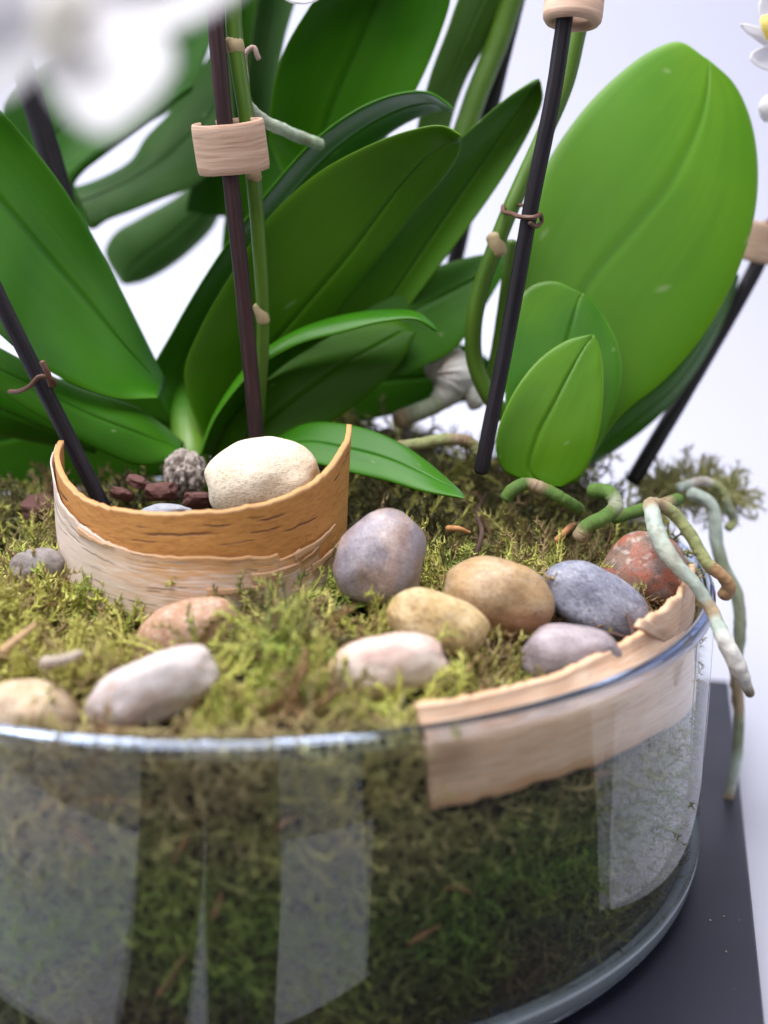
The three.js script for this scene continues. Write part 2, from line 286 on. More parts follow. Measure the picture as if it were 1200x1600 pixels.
// ---------------------------------------------------------------- birch bark curl and bark strip
let stripBottom = () => 1;
{
  const plan = [[94, 700, 0.018], [100, 780, 0.036], [150, 860, 0.060], [235, 900, 0.074], [330, 905, 0.078], [430, 890, 0.070], [505, 850, 0.052], [546, 800, 0.030], [540, 760, 0.012]];
  // outer face: a standing sheet; plan positions at mid height, top and bottom given in photograph pixels at each station
  const S = [[96, 686, 905, 0.020], [88, 712, 915, 0.031], [103, 752, 930, 0.046], [150, 786, 945, 0.062], [230, 800, 965, 0.074], [330, 798, 975, 0.078], [430, 780, 970, 0.071], [500, 742, 950, 0.056], [540, 690, 925, 0.037], [545, 664, 905, 0.020]];
  const top = curve(S.map(([x, a, b, z]) => atZ(x, a, z))), bot = curve(S.map(([x, a, b, z]) => atZ(Math.min(Math.max(x, 105), 534), b, z)));
  const rag = (u) => 0.0016 * (fbm(u * 40, 1, 2, 4) - 0.5) + 0.0014 * (fbm(u * 160, 4, 2, 2) - 0.5) * smooth(0.45, 0.75, fbm(u * 9, 3, 3, 2));
  const P = (off) => (u, v) => {
    const b = bot.getPoint(u), t = top.getPoint(u); t.y += rag(u);
    const p = b.lerp(t, v), x = top.getPoint(Math.min(1, u + 0.01)).sub(top.getPoint(Math.max(0, u - 0.01))), n = V(-x.z, 0, x.x).normalize();
    if (n.z < 0 && u > 0.2 && u < 0.8) n.negate();
    p.addScaledVector(n, off + 0.0009 * (fbm(u * 6, v * 2, 7, 3) - 0.5));
    return p;
  };
  const g = thing('birch_bark_curl', 'curved piece of birch bark with orange brown edge and white peeling skin', 'bark');
  const lent = [];
  for (let i = 0; i < 22; i++) lent.push([rnd(), rr(0.12, 0.95), rr(0.008, 0.04), rr(0.005, 0.011)]);
  for (const e of [[0.50, 0.80, 0.075, 0.016], [0.22, 0.86, 0.03, 0.016], [0.44, 0.73, 0.03, 0.008], [0.66, 0.86, 0.03, 0.012], [0.72, 0.72, 0.05, 0.01]]) lent.push(e);
  const dash = (u, v) => { let m = 0; const wv = 0.012 * (fbm(u * 60, 2, 1, 2) - 0.5); for (const [a, b, l, h] of lent) { const du = (u - a) / l, dv = (v - b - wv) / h; m = Math.max(m, smooth(1, 0.55, Math.max(Math.abs(du), Math.sqrt(du * du * du * du + dv * dv)))); } return m; };
  const brown = colorTexture(768, 192, (u, v) => {
    const n = fbm(u * 9, v * 5, 2, 5), f = fbm(u * 90, v * 120, 3, 3);
    let c = mix3([0.40, 0.17, 0.04], [0.56, 0.27, 0.08], n); c = mix3(c, [0.28, 0.11, 0.03], 0.5 * smooth(0.5, 0.75, f)); c = mix3(c, [0.66, 0.42, 0.24], 0.6 * smooth(0.955, 0.99, v));
    return mix3(c, [0.10, 0.035, 0.018], 0.85 * dash(u, v));
  });
  const bh = grayTexture(320, (u, v) => 0.5 + 0.25 * (fbm(u * 60, v * 30, 5, 4) - 0.5) - 0.4 * dash(u, v));
  mesh('bark', shell(P(0), 260, 40, () => 0.0017), new THREE.MeshStandardMaterial({ map: brown, roughness: 0.75, bumpMap: bh, bumpScale: 0.0006 }), g);
  const white = colorTexture(768, 192, (u, v) => {
    const n = fbm(u * 12, v * 5, 8, 4), f = fbm(u * 30, v * 90, 6, 4);
    let c = mix3([0.66, 0.52, 0.45], [0.80, 0.71, 0.67], n); c = mix3(c, [0.60, 0.36, 0.21], 0.9 * smooth(0.15, 0.6, u + 0.5 * (n - 0.5)) * smooth(0.25, 0.6, f)); c = mix3(c, [0.56, 0.29, 0.10], 0.8 * smooth(0.55, 1.0, v + 0.7 * (f - 0.5)) * smooth(0.3, 0.5, u)); c = mix3(c, [0.30, 0.24, 0.20], 0.55 * smooth(0.62, 0.78, fbm(u * 14, v * 40, 1, 4)));
    return mix3(c, [0.13, 0.09, 0.075], 0.85 * Math.max(dash(u, v * 0.75), dash((u + 0.37) % 1, v * 1.0)));
  });
  // white outer skin, torn off along its upper border
  const lim = curve([[0, 0.97], [0.1, 0.95], [0.18, 0.91], [0.26, 0.84], [0.34, 0.77], [0.40, 0.66], [0.45, 0.62], [0.5, 0.61], [0.6, 0.58], [0.68, 0.53], [0.76, 0.44], [0.84, 0.28], [0.92, 0.12], [1, 0.06]].map(([u, h]) => V(u, h, 0)));
  const edge = (u) => lim.getPoint(u).y + 0.03 * (fbm(u * 30, 5, 5, 3) - 0.5) + smooth(0.6, 0.75, u) * 0.13 * ((u * 21) % 1 - 0.5);
  mesh('white_bark_skin', shell((u, v) => { const e = edge(u), p = P(0.0016 + 0.0008 * smooth(0.85, 1, v) * fbm(u * 20, 1, 1, 2))(u, v * e); return p; }, 320, 30, () => 0.0005),
    (() => { const m = new THREE.MeshStandardMaterial({ map: white, roughness: 0.6, bumpMap: bh, bumpScale: 0.0004 }); return m; })(), g);
  for (const [u0, v0, l, dv] of [[0.70, 0.50, 0.11, 0.09], [0.62, 0.40, 0.09, 0.04], [0.55, 0.30, 0.12, 0.02], [0.74, 0.36, 0.09, 0.07], [0.30, 0.70, 0.09, -0.06]]) {   // loose slivers of skin
    mesh('bark_sliver', shell((u, v) => P(0.0022 + 0.0005 * Math.sin(u * 3.1))(u0 + l * u, v0 + dv * u + (v - 0.5) * 0.07 * Math.pow(1 - u, 0.7) + 0.01 * fbm(u * 5, v0 * 9, 1, 2)), 24, 4, () => 0.0004),
      new THREE.MeshStandardMaterial({ color: new THREE.Color(0.52, 0.32, 0.19), roughness: 0.7 }), g);
  }
}
{
  // the strip pressed to the inside of the glass: its edges follow the photograph, on the cylinder of the inner wall
  const toCyl = ([x, y]) => { const p = atCyl(x, y, 0.1545); return [Math.atan2(p.x, p.z), p.y]; };
  const T = [[660, 1110], [740, 1098], [820, 1080], [900, 1059], [960, 1032], [1010, 1005], [1045, 974], [1066, 954]].map(toCyl);
  const B = [[672, 1265], [740, 1254], [800, 1236], [870, 1212], [940, 1190], [1000, 1160], [1050, 1130], [1085, 1090]].map(toCyl);
  const ct = curve(T.map(([a, y]) => V(a, y, 0))), cb = curve(B.map(([a, y]) => V(a, y, 0)));
  stripBottom = (a) => { if (a < B[0][0] || a > B.at(-1)[0]) return 1; let i = 0; while (B[i + 1][0] < a) i++; return B[i][1] + (B[i + 1][1] - B[i][1]) * (a - B[i][0]) / (B[i + 1][0] - B[i][0]); };
  const g = thing('bark_strip', 'pale pinkish wood-like bark strip pressed inside the glass rim', 'bark');
  const tex = colorTexture(768, 192, (u, v) => {
    const n = fbm(u * 10, v * 6, 3, 4), f = fbm(u * 24, v * 110, 1, 4);
    let c = mix3([0.74, 0.45, 0.29], [0.84, 0.60, 0.45], n); c = mix3(c, [0.58, 0.31, 0.17], 0.45 * smooth(0.46, 0.7, fbm(u * 9, v * 46, 1, 5))); c = mix3(c, [0.86, 0.72, 0.60], 0.4 * smooth(0.55, 0.7, fbm(u * 12 + 3, v * 60, 8, 4))); c = mix3(c, [0.34, 0.18, 0.10], 0.6 * smooth(0.71, 0.78, fbm(u * 10, v * 80, 4, 3))); c = mix3(c, [0.46, 0.22, 0.08], 0.65 * smooth(0.2, 0.04, v + 0.1 * (n - 0.5)));
    return mix3(c, [0.3, 0.17, 0.09], 0.6 * smooth(0.12, 0.0, Math.hypot((u - 0.07) * 0.9, (v - 0.5) * 0.35)));
  });
  const bh = grayTexture(320, (u, v) => 0.5 + 0.3 * (fbm(u * 14, v * 60, 5, 4) - 0.5));
  const mat = new THREE.MeshStandardMaterial({ map: tex, roughness: 0.65, bumpMap: bh, bumpScale: 0.0006 });
  const surf = (r0) => (u, v) => {
    const t = ct.getPoint(u), b = cb.getPoint(u), e = v > 0.97 ? 0.0012 * (fbm(u * 50, 2, 2, 4) - 0.5) : 0;
    const a = b.x + (t.x - b.x) * v, y = b.y + (t.y - b.y) * v + e + 0.004 * (fbm(u * 8, 1, 4, 3) - 0.5) * (1 - v);
    const r = r0 - 0.0045 * smooth(0.6, 1, v) * (0.6 + 0.8 * fbm(u * 6, 3, 1, 2));
    return V(r * Math.sin(a), y, r * Math.cos(a));
  };
  mesh('bark', shell(surf(0.1541), 180, 30, () => 0.0024), mat, g);
  // the second layer further round, with its torn pale upper edge
  const T2 = [[1040, 985], [1062, 962], [1072, 930], [1082, 905], [1090, 888]], B2 = [[1040, 1010], [1068, 990], [1088, 962], [1100, 935], [1108, 915]];
  const t2 = curve(T2.map(([x, y]) => atY(x, y, 0.1145))), b2 = curve(B2.map(([x, y]) => atY(x, y, 0.098)));
  mesh('torn_layer', shell((u, v) => { const p = b2.getPoint(u).lerp(t2.getPoint(u), v); const r = Math.hypot(p.x, p.z); const k = Math.min(1, (0.1525 - 0.001 * v) / r); p.x *= k; p.z *= k; p.y += v * 0.002 * (fbm(u * 26, 1, 1, 4) - 0.5) * 2; return p; }, 60, 10, () => 0.0018), mat, g);
}

// ---------------------------------------------------------------- orchids
const vein = grayTexture(384, (x, y) => 0.5 + 0.7 * (fbm(x * 56, y * 2, 2, 2) - 0.5) + 0.5 * (fbm(x * 150, y * 150, 8, 2) - 0.5));
const leafMats = new Map();
function leafMat(rough, sheen) {
  const k = rough + '/' + sheen;
  if (!leafMats.has(k)) leafMats.set(k, new THREE.MeshPhysicalMaterial({ vertexColors: true, roughness: rough, bumpMap: vein, bumpScale: 0.000035, specularIntensity: sheen }));
  return leafMats.get(k);
}
function leaf(parent, L, M, R, c1, c2, o = {}) {
  const l = curve(pix(L)), m = curve(pix(M)), r = curve(pix(R)), so = L[0][0] * 0.13 + L[1][1] * 0.7;
  const nu = 36, nv = 72, TH = o.th ?? 0.0016, under = o.under ?? mix3(c1, [0.10, 0.16, 0.06], 0.5);
  const P = (u, v) => {
    const w = u * 2 - 1, a = l.getPoint(v), b = m.getPoint(v), c = r.getPoint(v);
    const k0 = w * (w - 1) / 2, k1 = 1 - w * w, k2 = w * (w + 1) / 2;
    const p = V(a.x * k0 + b.x * k1 + c.x * k2, a.y * k0 + b.y * k1 + c.y * k2, a.z * k0 + b.z * k1 + c.z * k2);
    const q = 0.004 * (fbm(u * 2.2 + so, v * 3.1, so, 2) - 0.5); p.z += q * (o.wave ?? 0.25);
    if (o.even) {                                            // one smooth arching blade, slightly rounded across
      const [z0, z1, y0, y1, xc, belly, round] = o.even, f = Math.min(1, Math.max(0, (p.y - y0) / (y1 - y0)));
      const z = z0 + (z1 - z0) * f + belly * Math.sin(Math.PI * f) - round * (p.x - xc - 0.03 * f) ** 2;
      p.sub(EYE).multiplyScalar((z - EYE.z) / p.z).add(EYE);
    }
    p.z -= (o.groove ?? 0.0009) * Math.exp(-((w / 0.03) ** 2)) * smooth(0, 0.1, v) * smooth(1, 0.93, v);
    return p;
  };
  const g = shell(P, nu, nv, (u, v) => { const w = Math.abs(u * 2 - 1); return TH * (0.25 + 0.75 * Math.sqrt(Math.max(0, 1 - w ** 6))) * (0.3 + 0.7 * smooth(0, 0.03, 1 - v)); }, (u, v, s, p) => {
    const w = u * 2 - 1;
    let c = mix3(c1, c2, smooth(0.25, 0.75, fbm(u * 2 + so, v * 3, 1, 3)));
    c = mix3(c, mix3(c1, [c1[0] * 0.6, c1[1] * 0.7, c1[2]], 1), 0.55 * Math.exp(-((w / 0.035) ** 2)));
    c = mix3(c, [c[0] * 1.5, c[1] * 1.15, c[2]], 0.7 * smooth(0.93, 1, Math.abs(w)));
    c = mix3(c, [c[0] * 0.86, c[1] * 0.9, c[2] * 0.9], smooth(0.45, 0.7, fbm(u * 26 + so, v * 4, 3, 3)) * 0.5);
    { const k = 1 + 0.10 * (fbm(u * 46 + so, v * 1.6, 6, 2) - 0.5) * smooth(0, 0.2, v); c = [c[0] * k, c[1] * k, c[2] * k]; }
    if (hash(Math.round(u * 36), Math.round(v * 72), Math.round(so * 10)) > 0.9993) c = mix3(c, [0.30, 0.36, 0.20], 0.4);
    if (o.spots && fbm(u * 60, v * 90, so, 2) > 0.72 && v > 0.86) c = [0.4, 0.5, 0.35];
    return c;
  });
  const name = o.name ?? 'leaf';
  const x = mesh(name, g, leafMat(o.rough ?? 0.36, o.spec ?? (c1 === B1 ? 0.65 : c1 === D1 || c1 === E1 ? 0.3 : 0.55)), parent);
  if (o.label) x.userData.label = o.label;
  return x;
}
const ends = (list, z0, z1, f) => list.map(([x, y, z], i) => [x, y, z ?? z0 + (z1 - z0) * i / (list.length - 1)]);
const G1 = [0.022, 0.118, 0.002], G2 = [0.036, 0.152, 0.004], D1 = [0.020, 0.092, 0.002], D2 = [0.032, 0.122, 0.004], B1 = [0.062, 0.190, 0.002], B2 = [0.086, 0.222, 0.004], Y1 = [0.036, 0.128, 0.002], Y2 = [0.056, 0.168, 0.004], P1 = [0.075, 0.17, 0.025], P2 = [0.10, 0.20, 0.04], E1 = [0.034, 0.118, 0.002], E2 = [0.048, 0.150, 0.004];

const left = thing('orchid_plant', 'left orchid with broad dark green leaves behind the birch bark', 'orchid');
const right = thing('orchid_plant', 'right orchid with one tall bright green oval leaf', 'orchid');
const back = thing('orchid_plant', 'blurred orchid at the back left with pale curling leaves', 'orchid');
const E3 = (z0, z1, l, m, r, dl = 0, dm = 0, dr = 0) => [ends(l, z0 + dl, z1 + dl), ends(m, z0 + dm, z1 + dm), ends(r, z0 + dr, z1 + dr)];
// depth by height in the picture, so that an upright blade stays one even surface
const Ey = (z0, z1, l, m, r, dl = 0, dm = 0, dr = 0, belly = 0) => { const ys = [...l, ...m, ...r].map((p) => p[1]), a = Math.max(...ys), b = Math.min(...ys); return [[l, dl], [m, dm], [r, dr]].map(([q, d]) => q.map(([x, y]) => { const f = (a - y) / (a - b); return [x, y, z0 + (z1 - z0) * f + (d + belly) * Math.sin(Math.PI * f)]; })); };
// left orchid
leaf(left, ...E3(-0.03, 0.015, [[246, 622], [180, 622], [100, 592], [40, 556], [0, 522], [-80, 450], [-140, 360]], [[252, 606], [200, 550], [130, 468], [70, 400], [10, 330], [-70, 240], [-150, 200]], [[256, 590], [215, 505], [158, 392], [105, 302], [50, 228], [0, 172], [-120, 60]], 0.012, -0.004, -0.012), G1, G2);
leaf(left, ...E3(-0.02, 0.0, [[285, 690], [220, 640], [120, 606], [30, 560], [-80, 500]], [[282, 705], [220, 680], [130, 645], [40, 600], [-90, 540]], [[280, 715], [225, 728], [130, 692], [50, 645], [-80, 560]], -0.006, 0.004, 0.008), D1, D2, { rough: 0.42 });
leaf(left, ...E3(-0.05, -0.03, [[150, 690], [80, 652], [0, 600], [-80, 560]], [[150, 700], [70, 668], [0, 640], [-80, 610]], [[150, 708], [60, 692], [0, 680], [-80, 670]], 0, 0.003, 0), D2, G1);
leaf(left, ...E3(-0.052, -0.042, [[308, 700], [258, 640], [236, 592], [272, 515], [345, 395], [420, 298], [490, 220], [560, 170], [620, 147], [670, 145], [710, 172]], [[312, 700], [285, 640], [276, 590], [306, 515], [375, 405], [450, 305], [520, 232], [585, 186], [640, 162], [680, 158], [710, 172]], [[320, 700], [315, 640], [320, 590], [350, 520], [415, 420], [490, 320], [560, 250], [610, 208], [650, 185], [690, 172], [710, 173]], 0.006, -0.004, -0.012), G1, G2, { rough: 0.32 });
leaf(left, ...E3(-0.034, -0.022, [[332, 716], [300, 640], [288, 582], [312, 516], [362, 428], [422, 338], [492, 274], [562, 234], [640, 204], [692, 197], [720, 212]], [[334, 716], [352, 650], [380, 590], [430, 530], [490, 460], [545, 395], [590, 335], [630, 282], [670, 240], [700, 218], [720, 214]], [[338, 716], [400, 656], [450, 590], [500, 520], [550, 456], [600, 392], [650, 328], [690, 282], [712, 250], [720, 230], [720, 216]], 0.004, -0.006, -0.01), Y1, Y2, { rough: 0.42 });
leaf(left, ...E3(-0.072, -0.06, [[470, 320], [425, 230], [424, 160], [442, 85], [478, 20], [530, -50], [640, -130]], [[490, 320], [500, 230], [525, 150], [560, 70], [590, 0], [620, -60], [640, -130]], [[520, 320], [600, 220], [650, 140], [685, 60], [705, -10], [700, -70], [640, -130]], 0.004, -0.008, 0), D1, D2, { rough: 0.3 });
leaf(left, ...E3(-0.095, -0.085, [[640, 300], [652, 200], [672, 120], [698, 50], [722, -15], [760, -80]], [[662, 300], [680, 190], [705, 110], [735, 40], [762, -20], [790, -80]], [[690, 290], [705, 190], [730, 120], [768, 55], [800, -10], [820, -80]], 0.005, 0, -0.006), P1, P2, { rough: 0.55 });
leaf(left, ...E3(-0.058, -0.048, [[470, 570], [535, 455], [598, 362], [668, 270], [738, 200], [798, 150], [842, 123]], [[540, 570], [620, 450], [690, 345], [755, 250], [800, 185], [828, 145], [842, 124]], [[570, 570], [660, 450], [735, 350], [790, 270], [832, 195], [847, 155], [842, 125]], 0.005, -0.004, -0.002), Y1, Y2, { rough: 0.45, wave: 0.3 });
leaf(left, ...E3(-0.045, -0.075, [[410, 670], [500, 545], [560, 482], [620, 440], [690, 414], [755, 398], [800, 398]], [[415, 680], [510, 590], [580, 530], [640, 490], [700, 460], [755, 430], [800, 400]], [[425, 690], [520, 648], [595, 598], [655, 575], [710, 545], [750, 490], [800, 404]], -0.004, 0.002, 0.012), D1, D2, { rough: 0.45 });
leaf(left, ...E3(-0.025, -0.02, [[312, 716], [336, 655], [398, 580], [462, 540], [535, 520], [600, 503], [652, 500], [682, 516]], [[318, 708], [345, 640], [400, 563], [462, 520], [532, 496], [600, 487], [652, 491], [682, 515]], [[332, 714], [366, 655], [420, 590], [480, 546], [545, 512], [600, 498], [654, 500], [682, 518]], 0.010, 0.0, -0.012), G1, G2, { rough: 0.36, groove: 0 });
leaf(left, ...E3(-0.03, -0.05, [[328, 720], [362, 655], [416, 588], [476, 543], [545, 510], [622, 500]], [[340, 722], [400, 672], [470, 615], [535, 570], [590, 540], [640, 512]], [[360, 724], [440, 700], [525, 655], [590, 605], [630, 560], [650, 520]], 0, 0.004, 0.006), E1, E2, { rough: 0.45 });
leaf(left, ...E3(-0.085, -0.09, [[330, 700], [430, 600], [540, 545], [650, 530], [740, 545], [800, 600]], [[340, 710], [440, 650], [550, 605], [660, 590], [740, 590], [800, 605]], [[350, 720], [450, 690], [560, 660], [660, 640], [740, 625], [800, 610]]), D1, D2, { rough: 0.5 });  // added filler leaf in place of the darkness under the plant
leaf(left, ...E3(-0.07, -0.06, [[330, 690], [270, 600], [200, 560], [100, 590], [-20, 600], [-120, 610]], [[325, 700], [250, 660], [180, 650], [90, 665], [-20, 690], [-120, 680]], [[330, 740], [250, 745], [180, 755], [80, 765], [-20, 765], [-120, 750]]), D1, D2, { rough: 0.5 });  // added filler leaf, stands in for the dark at lower left
leaf(left, ...E3(-0.012, 0.022, [[420, 690], [480, 662], [545, 664], [605, 682], [660, 716], [725, 774]], [[425, 705], [480, 692], [545, 702], [605, 718], [660, 742], [725, 776]], [[430, 715], [480, 722], [545, 738], [605, 752], [660, 768], [725, 778]], -0.008, 0.0, 0.007), G1, G2, { rough: 0.45, label: 'narrow leaf lying on the moss behind the birch bark' });
mesh('leaf_base', tube(pix([[302, 760, -0.026], [299, 715, -0.029], [294, 675, -0.038], [286, 600, -0.064]]), (t) => 0.0075 - 0.002 * t, 20, 20, (t) => mix3([0.12, 0.24, 0.02], [0.03, 0.12, 0.004], smooth(0.2, 0.7, t))), leafMat(0.4, 1), left);
{
  let g = new THREE.IcosahedronGeometry(1, 24); g.deleteAttribute('uv'); g.deleteAttribute('normal'); g = mergeVertices(g, 1e-5);
  const a = g.attributes.position, col = [];
  for (let i = 0; i < a.count; i++) { const v = V().fromBufferAttribute(a, i), n = fbm(v.x * 5, v.y * 3, v.z * 5, 4); v.multiplyScalar(0.75 + 0.5 * n); a.setXYZ(i, v.x, v.y, v.z); col.push(...mix3([0.10, 0.075, 0.065], [0.42, 0.36, 0.33], smooth(0.35, 0.65, n))); }
  g.setAttribute('color', new THREE.Float32BufferAttribute(col, 3)); g.computeVertexNormals();
  const s = mesh('dry_stump', g, new THREE.MeshStandardMaterial({ vertexColors: true, roughness: 0.95 }), left);
  s.position.copy(atZ(290, 740, -0.008)); s.scale.set(0.0075, 0.0085, 0.0075);
}
// right orchid
leaf(right, ...Ey(-0.020, -0.066, [[868, 752], [822, 640], [806, 520], [814, 400], [846, 274], [900, 186], [960, 122], [1020, 78], [1062, 66], [1104, 92]], [[885, 752], [872, 640], [884, 520], [920, 440], [985, 362], [1040, 295], [1075, 232], [1098, 172], [1106, 125], [1106, 93]], [[905, 752], [965, 655], [1040, 592], [1100, 522], [1150, 430], [1178, 340], [1184, 260], [1172, 185], [1146, 130], [1108, 94]], -0.003, -0.001, -0.005, 0.005), B1, B2, { rough: 0.40, groove: 0.0005, wave: 0, even: [-0.020, -0.066, 0.125, 0.305, 0.12, 0.006, 1.6], label: 'tall bright green oval leaf' });
leaf(right, ...Ey(-0.006, -0.026, [[845, 754], [796, 670], [790, 580], [800, 490], [828, 449], [868, 440], [908, 458]], [[870, 756], [862, 670], [872, 600], [885, 540], [895, 500], [902, 475], [909, 458]], [[900, 754], [946, 672], [970, 600], [967, 545], [946, 498], [926, 470], [910, 459]], 0.0, -0.001, -0.002, 0.003), B1, G2, { rough: 0.36 });
leaf(right, ...Ey(0.006, -0.008, [[838, 756], [786, 734], [775, 690], [798, 622], [842, 562], [886, 532], [926, 522]], [[856, 760], [828, 738], [838, 686], [866, 630], [892, 580], [912, 545], [927, 523]], [[880, 760], [908, 742], [932, 690], [942, 625], [942, 575], [936, 540], [928, 523]], 0.0, -0.0005, -0.001, 0.003), B1, B2, { rough: 0.36 });
leaf(right, ...E3(-0.05, -0.08, [[905, 720], [965, 650], [1040, 588], [1105, 505], [1150, 425]], [[915, 725], [985, 660], [1052, 600], [1112, 512], [1152, 428]], [[925, 728], [1005, 672], [1065, 612], [1122, 520], [1155, 432]], 0.004, 0, -0.008), D1, D2);
// back orchid
leaf(back, ...E3(-0.15, -0.15, [[345, -30], [328, 70], [285, 158], [200, 206], [132, 244], [100, 285], [66, 306]], [[320, -30], [270, 60], [200, 120], [130, 175], [85, 215], [62, 250], [62, 305]], [[280, -30], [180, 30], [100, 80], [30, 125], [4, 172], [20, 240], [60, 305]], 0.006, 0, 0.004), [0.034, 0.135, 0.012], [0.05, 0.165, 0.022], { rough: 0.5 });
leaf(back, ...E3(-0.125, -0.125, [[345, 60], [300, 130], [262, 180], [228, 215], [205, 250], [165, 275], [118, 292], [100, 292]], [[360, 120], [330, 180], [290, 220], [250, 255], [210, 280], [170, 300], [130, 316], [112, 318]], [[370, 220], [345, 256], [300, 292], [250, 312], [205, 330], [168, 344], [146, 358], [136, 356]], -0.01, 0.004, 0.01), [0.025, 0.085, 0.010], [0.045, 0.12, 0.022], { rough: 0.5 });
leaf(back, ...E3(-0.12, -0.115, [[300, 130], [200, 200], [150, 228], [112, 258], [96, 280], [112, 312], [140, 356]], [[300, 135], [200, 208], [155, 236], [122, 262], [106, 284], [118, 316], [142, 357]], [[300, 140], [200, 213], [160, 244], [130, 268], [116, 290], [126, 318], [144, 358]], 0, 0.003, 0), D2, G1, { rough: 0.4 });
leaf(back, ...E3(-0.17, -0.165, [[340, 250], [280, 305], [220, 340], [180, 365], [165, 395], [190, 442]], [[350, 270], [310, 330], [265, 370], [225, 400], [200, 425], [192, 443]], [[360, 280], [336, 350], [300, 390], [258, 422], [222, 440], [194, 444]], 0, 0.006, 0), [0.035, 0.11, 0.012], [0.05, 0.135, 0.022], { rough: 0.55 });
leaf(back, ...E3(-0.115, -0.11, [[372, 300], [380, 180], [392, 70], [408, -40]], [[400, 300], [405, 180], [415, 70], [440, -40]], [[440, 300], [430, 180], [442, 70], [475, -40]], 0, -0.006, 0), [0.025, 0.08, 0.012], [0.042, 0.105, 0.025], { rough: 0.55 });
leaf(back, ...E3(-0.135, -0.13, [[290, 330], [318, 200], [332, 80], [345, -40]], [[360, 340], [372, 200], [376, 80], [385, -40]], [[440, 350], [432, 200], [425, 80], [430, -40]], 0, -0.008, 0), D1, D2, { rough: 0.5 });
leaf(back, ...E3(-0.10, -0.10, [[345, 420], [352, 340], [370, 260], [400, 190]], [[380, 430], [395, 340], [410, 260], [425, 190]], [[430, 430], [450, 340], [460, 260], [460, 190]], 0, -0.005, 0), D1, D2, { rough: 0.5 });

// stems with their beige nodes
const stemMat = leafMat(0.42, 1);
const stemCol = (t, a, p) => mix3([0.045, 0.11, 0.006], [0.085, 0.175, 0.014], fbm(p.x * 200, p.y * 60, p.z * 200, 3));
function stem(parent, pts, r, nodes = []) {
  const s = mesh('stem', tube(pix(pts), r, 50, 14, stemCol, 0.05), stemMat, parent);
  for (const [x, y, z, w, h] of nodes) mesh('node', tube(pix([[x - h * 0.15, y - h / 2, z], [x, y, z + 0.0005], [x + h * 0.1, y + h / 2, z]]), w, 6, 14, (t, a, p) => mix3([0.26, 0.20, 0.10], [0.46, 0.36, 0.22], fbm(p.x * 300, p.y * 300, 1, 2)), 0.12), new THREE.MeshStandardMaterial({ vertexColors: true, roughness: 0.8 }), s);
  return s;
}
stem(left, [[362, -30, -0.004], [368, 70, -0.004], [384, 180, -0.004], [396, 280, -0.006], [406, 400, -0.008], [411, 500, -0.01], [408, 600, -0.014], [400, 700, -0.02]], (t) => 0.0029 - 0.0008 * t, [[368, 72, -0.0042, 0.0030, 18], [409, 490, -0.0098, 0.00235, 24], [396, 272, -0.0058, 0.0027, 14]]);
stem(right, [[908, 30, -0.03], [884, 130, -0.03], [850, 210, -0.028], [818, 280, -0.026], [794, 335, -0.024], [772, 392, -0.024], [752, 450, -0.026], [740, 510, -0.028], [742, 565, -0.03], [762, 615, -0.03], [800, 660, -0.03]], (t) => 0.0029 + 0.0004 * t, [[776, 382, -0.0235, 0.0031, 24]]);
stem(right, [[800, 380, -0.034], [790, 460, -0.034], [778, 540, -0.034], [766, 600, -0.034]], 0.0024);
stem(left, [[806, -20, -0.09], [776, 70, -0.09], [744, 150, -0.088], [722, 215, -0.086], [700, 290, -0.084]], 0.0046);

// aerial roots
const rootMat = new THREE.MeshStandardMaterial({ vertexColors: true, roughness: 0.7, bumpMap: fineBump, bumpScale: 0.0004 });
function root(parent, pts, r, cols, label, wob = 0.1) {
  const k = cols.length - 1;
  const m = mesh('aerial_root', tube(pts, r, 110, 20, (t, a, p) => { const q = Math.min(k - 1e-4, t * k), i = Math.floor(q); let c = mix3(cols[i], cols[i + 1], smooth(0.2, 0.8, q - i)); const n = 0.55 * fbm(p.x * 260, p.y * 260, p.z * 260, 3) + 0.45 * fbm(p.x * 900, p.y * 500, p.z * 900, 2), d = smooth(0.58, 0.7, fbm(p.x * 150 + 4, p.y * 150, p.z * 150, 3)); c = mix3(c, [c[0] * 0.5 + 0.06, c[1] * 0.42 + 0.03, c[2] * 0.4], 0.5 * d); return [c[0] * (0.5 + n), c[1] * (0.5 + n), c[2] * (0.5 + n)]; }, wob * 1.4), rootMat, parent);
  if (label) m.userData.label = label;
  return m;
}
const RB = [0.42, 0.49, 0.44], RW = [0.70, 0.68, 0.66], RG = [0.085, 0.17, 0.025], RO = [0.42, 0.25, 0.13], RY = [0.32, 0.35, 0.15], RS = [0.28, 0.32, 0.22], RT = [0.36, 0.27, 0.17];
root(right, pix([[1016, 786, 0.046], [1026, 830, 0.056], [1048, 872, 0.063], [1085, 912, 0.067], [1110, 950, 0.070], [1132, 1000, 0.078], [1150, 1035, 0.080], [1165, 1070, 0.080], [1172, 1084, 0.079]]), (t) => 0.0024 + 0.0004 * Math.sin(t * 9) - 0.0011 * smooth(0.85, 1, t), [RT, RB, RB, RB, RB, RB, RB, RT, RB, RW, RW, RW, RT], 'pale blue-green root hanging over the rim with a white dry tip', 0.13);
root(right, pix([[1022, 786, 0.022], [1050, 800, 0.020], [1078, 835, 0.022], [1105, 880, 0.026], [1128, 900, 0.028], [1139, 918, 0.028], [1132, 930, 0.027]]), (t) => 0.0022 + 0.0004 * smooth(0.8, 1, t), [RT, RY, RY, RY, RO, RO], 'yellow green root with an orange tip', 0.12);
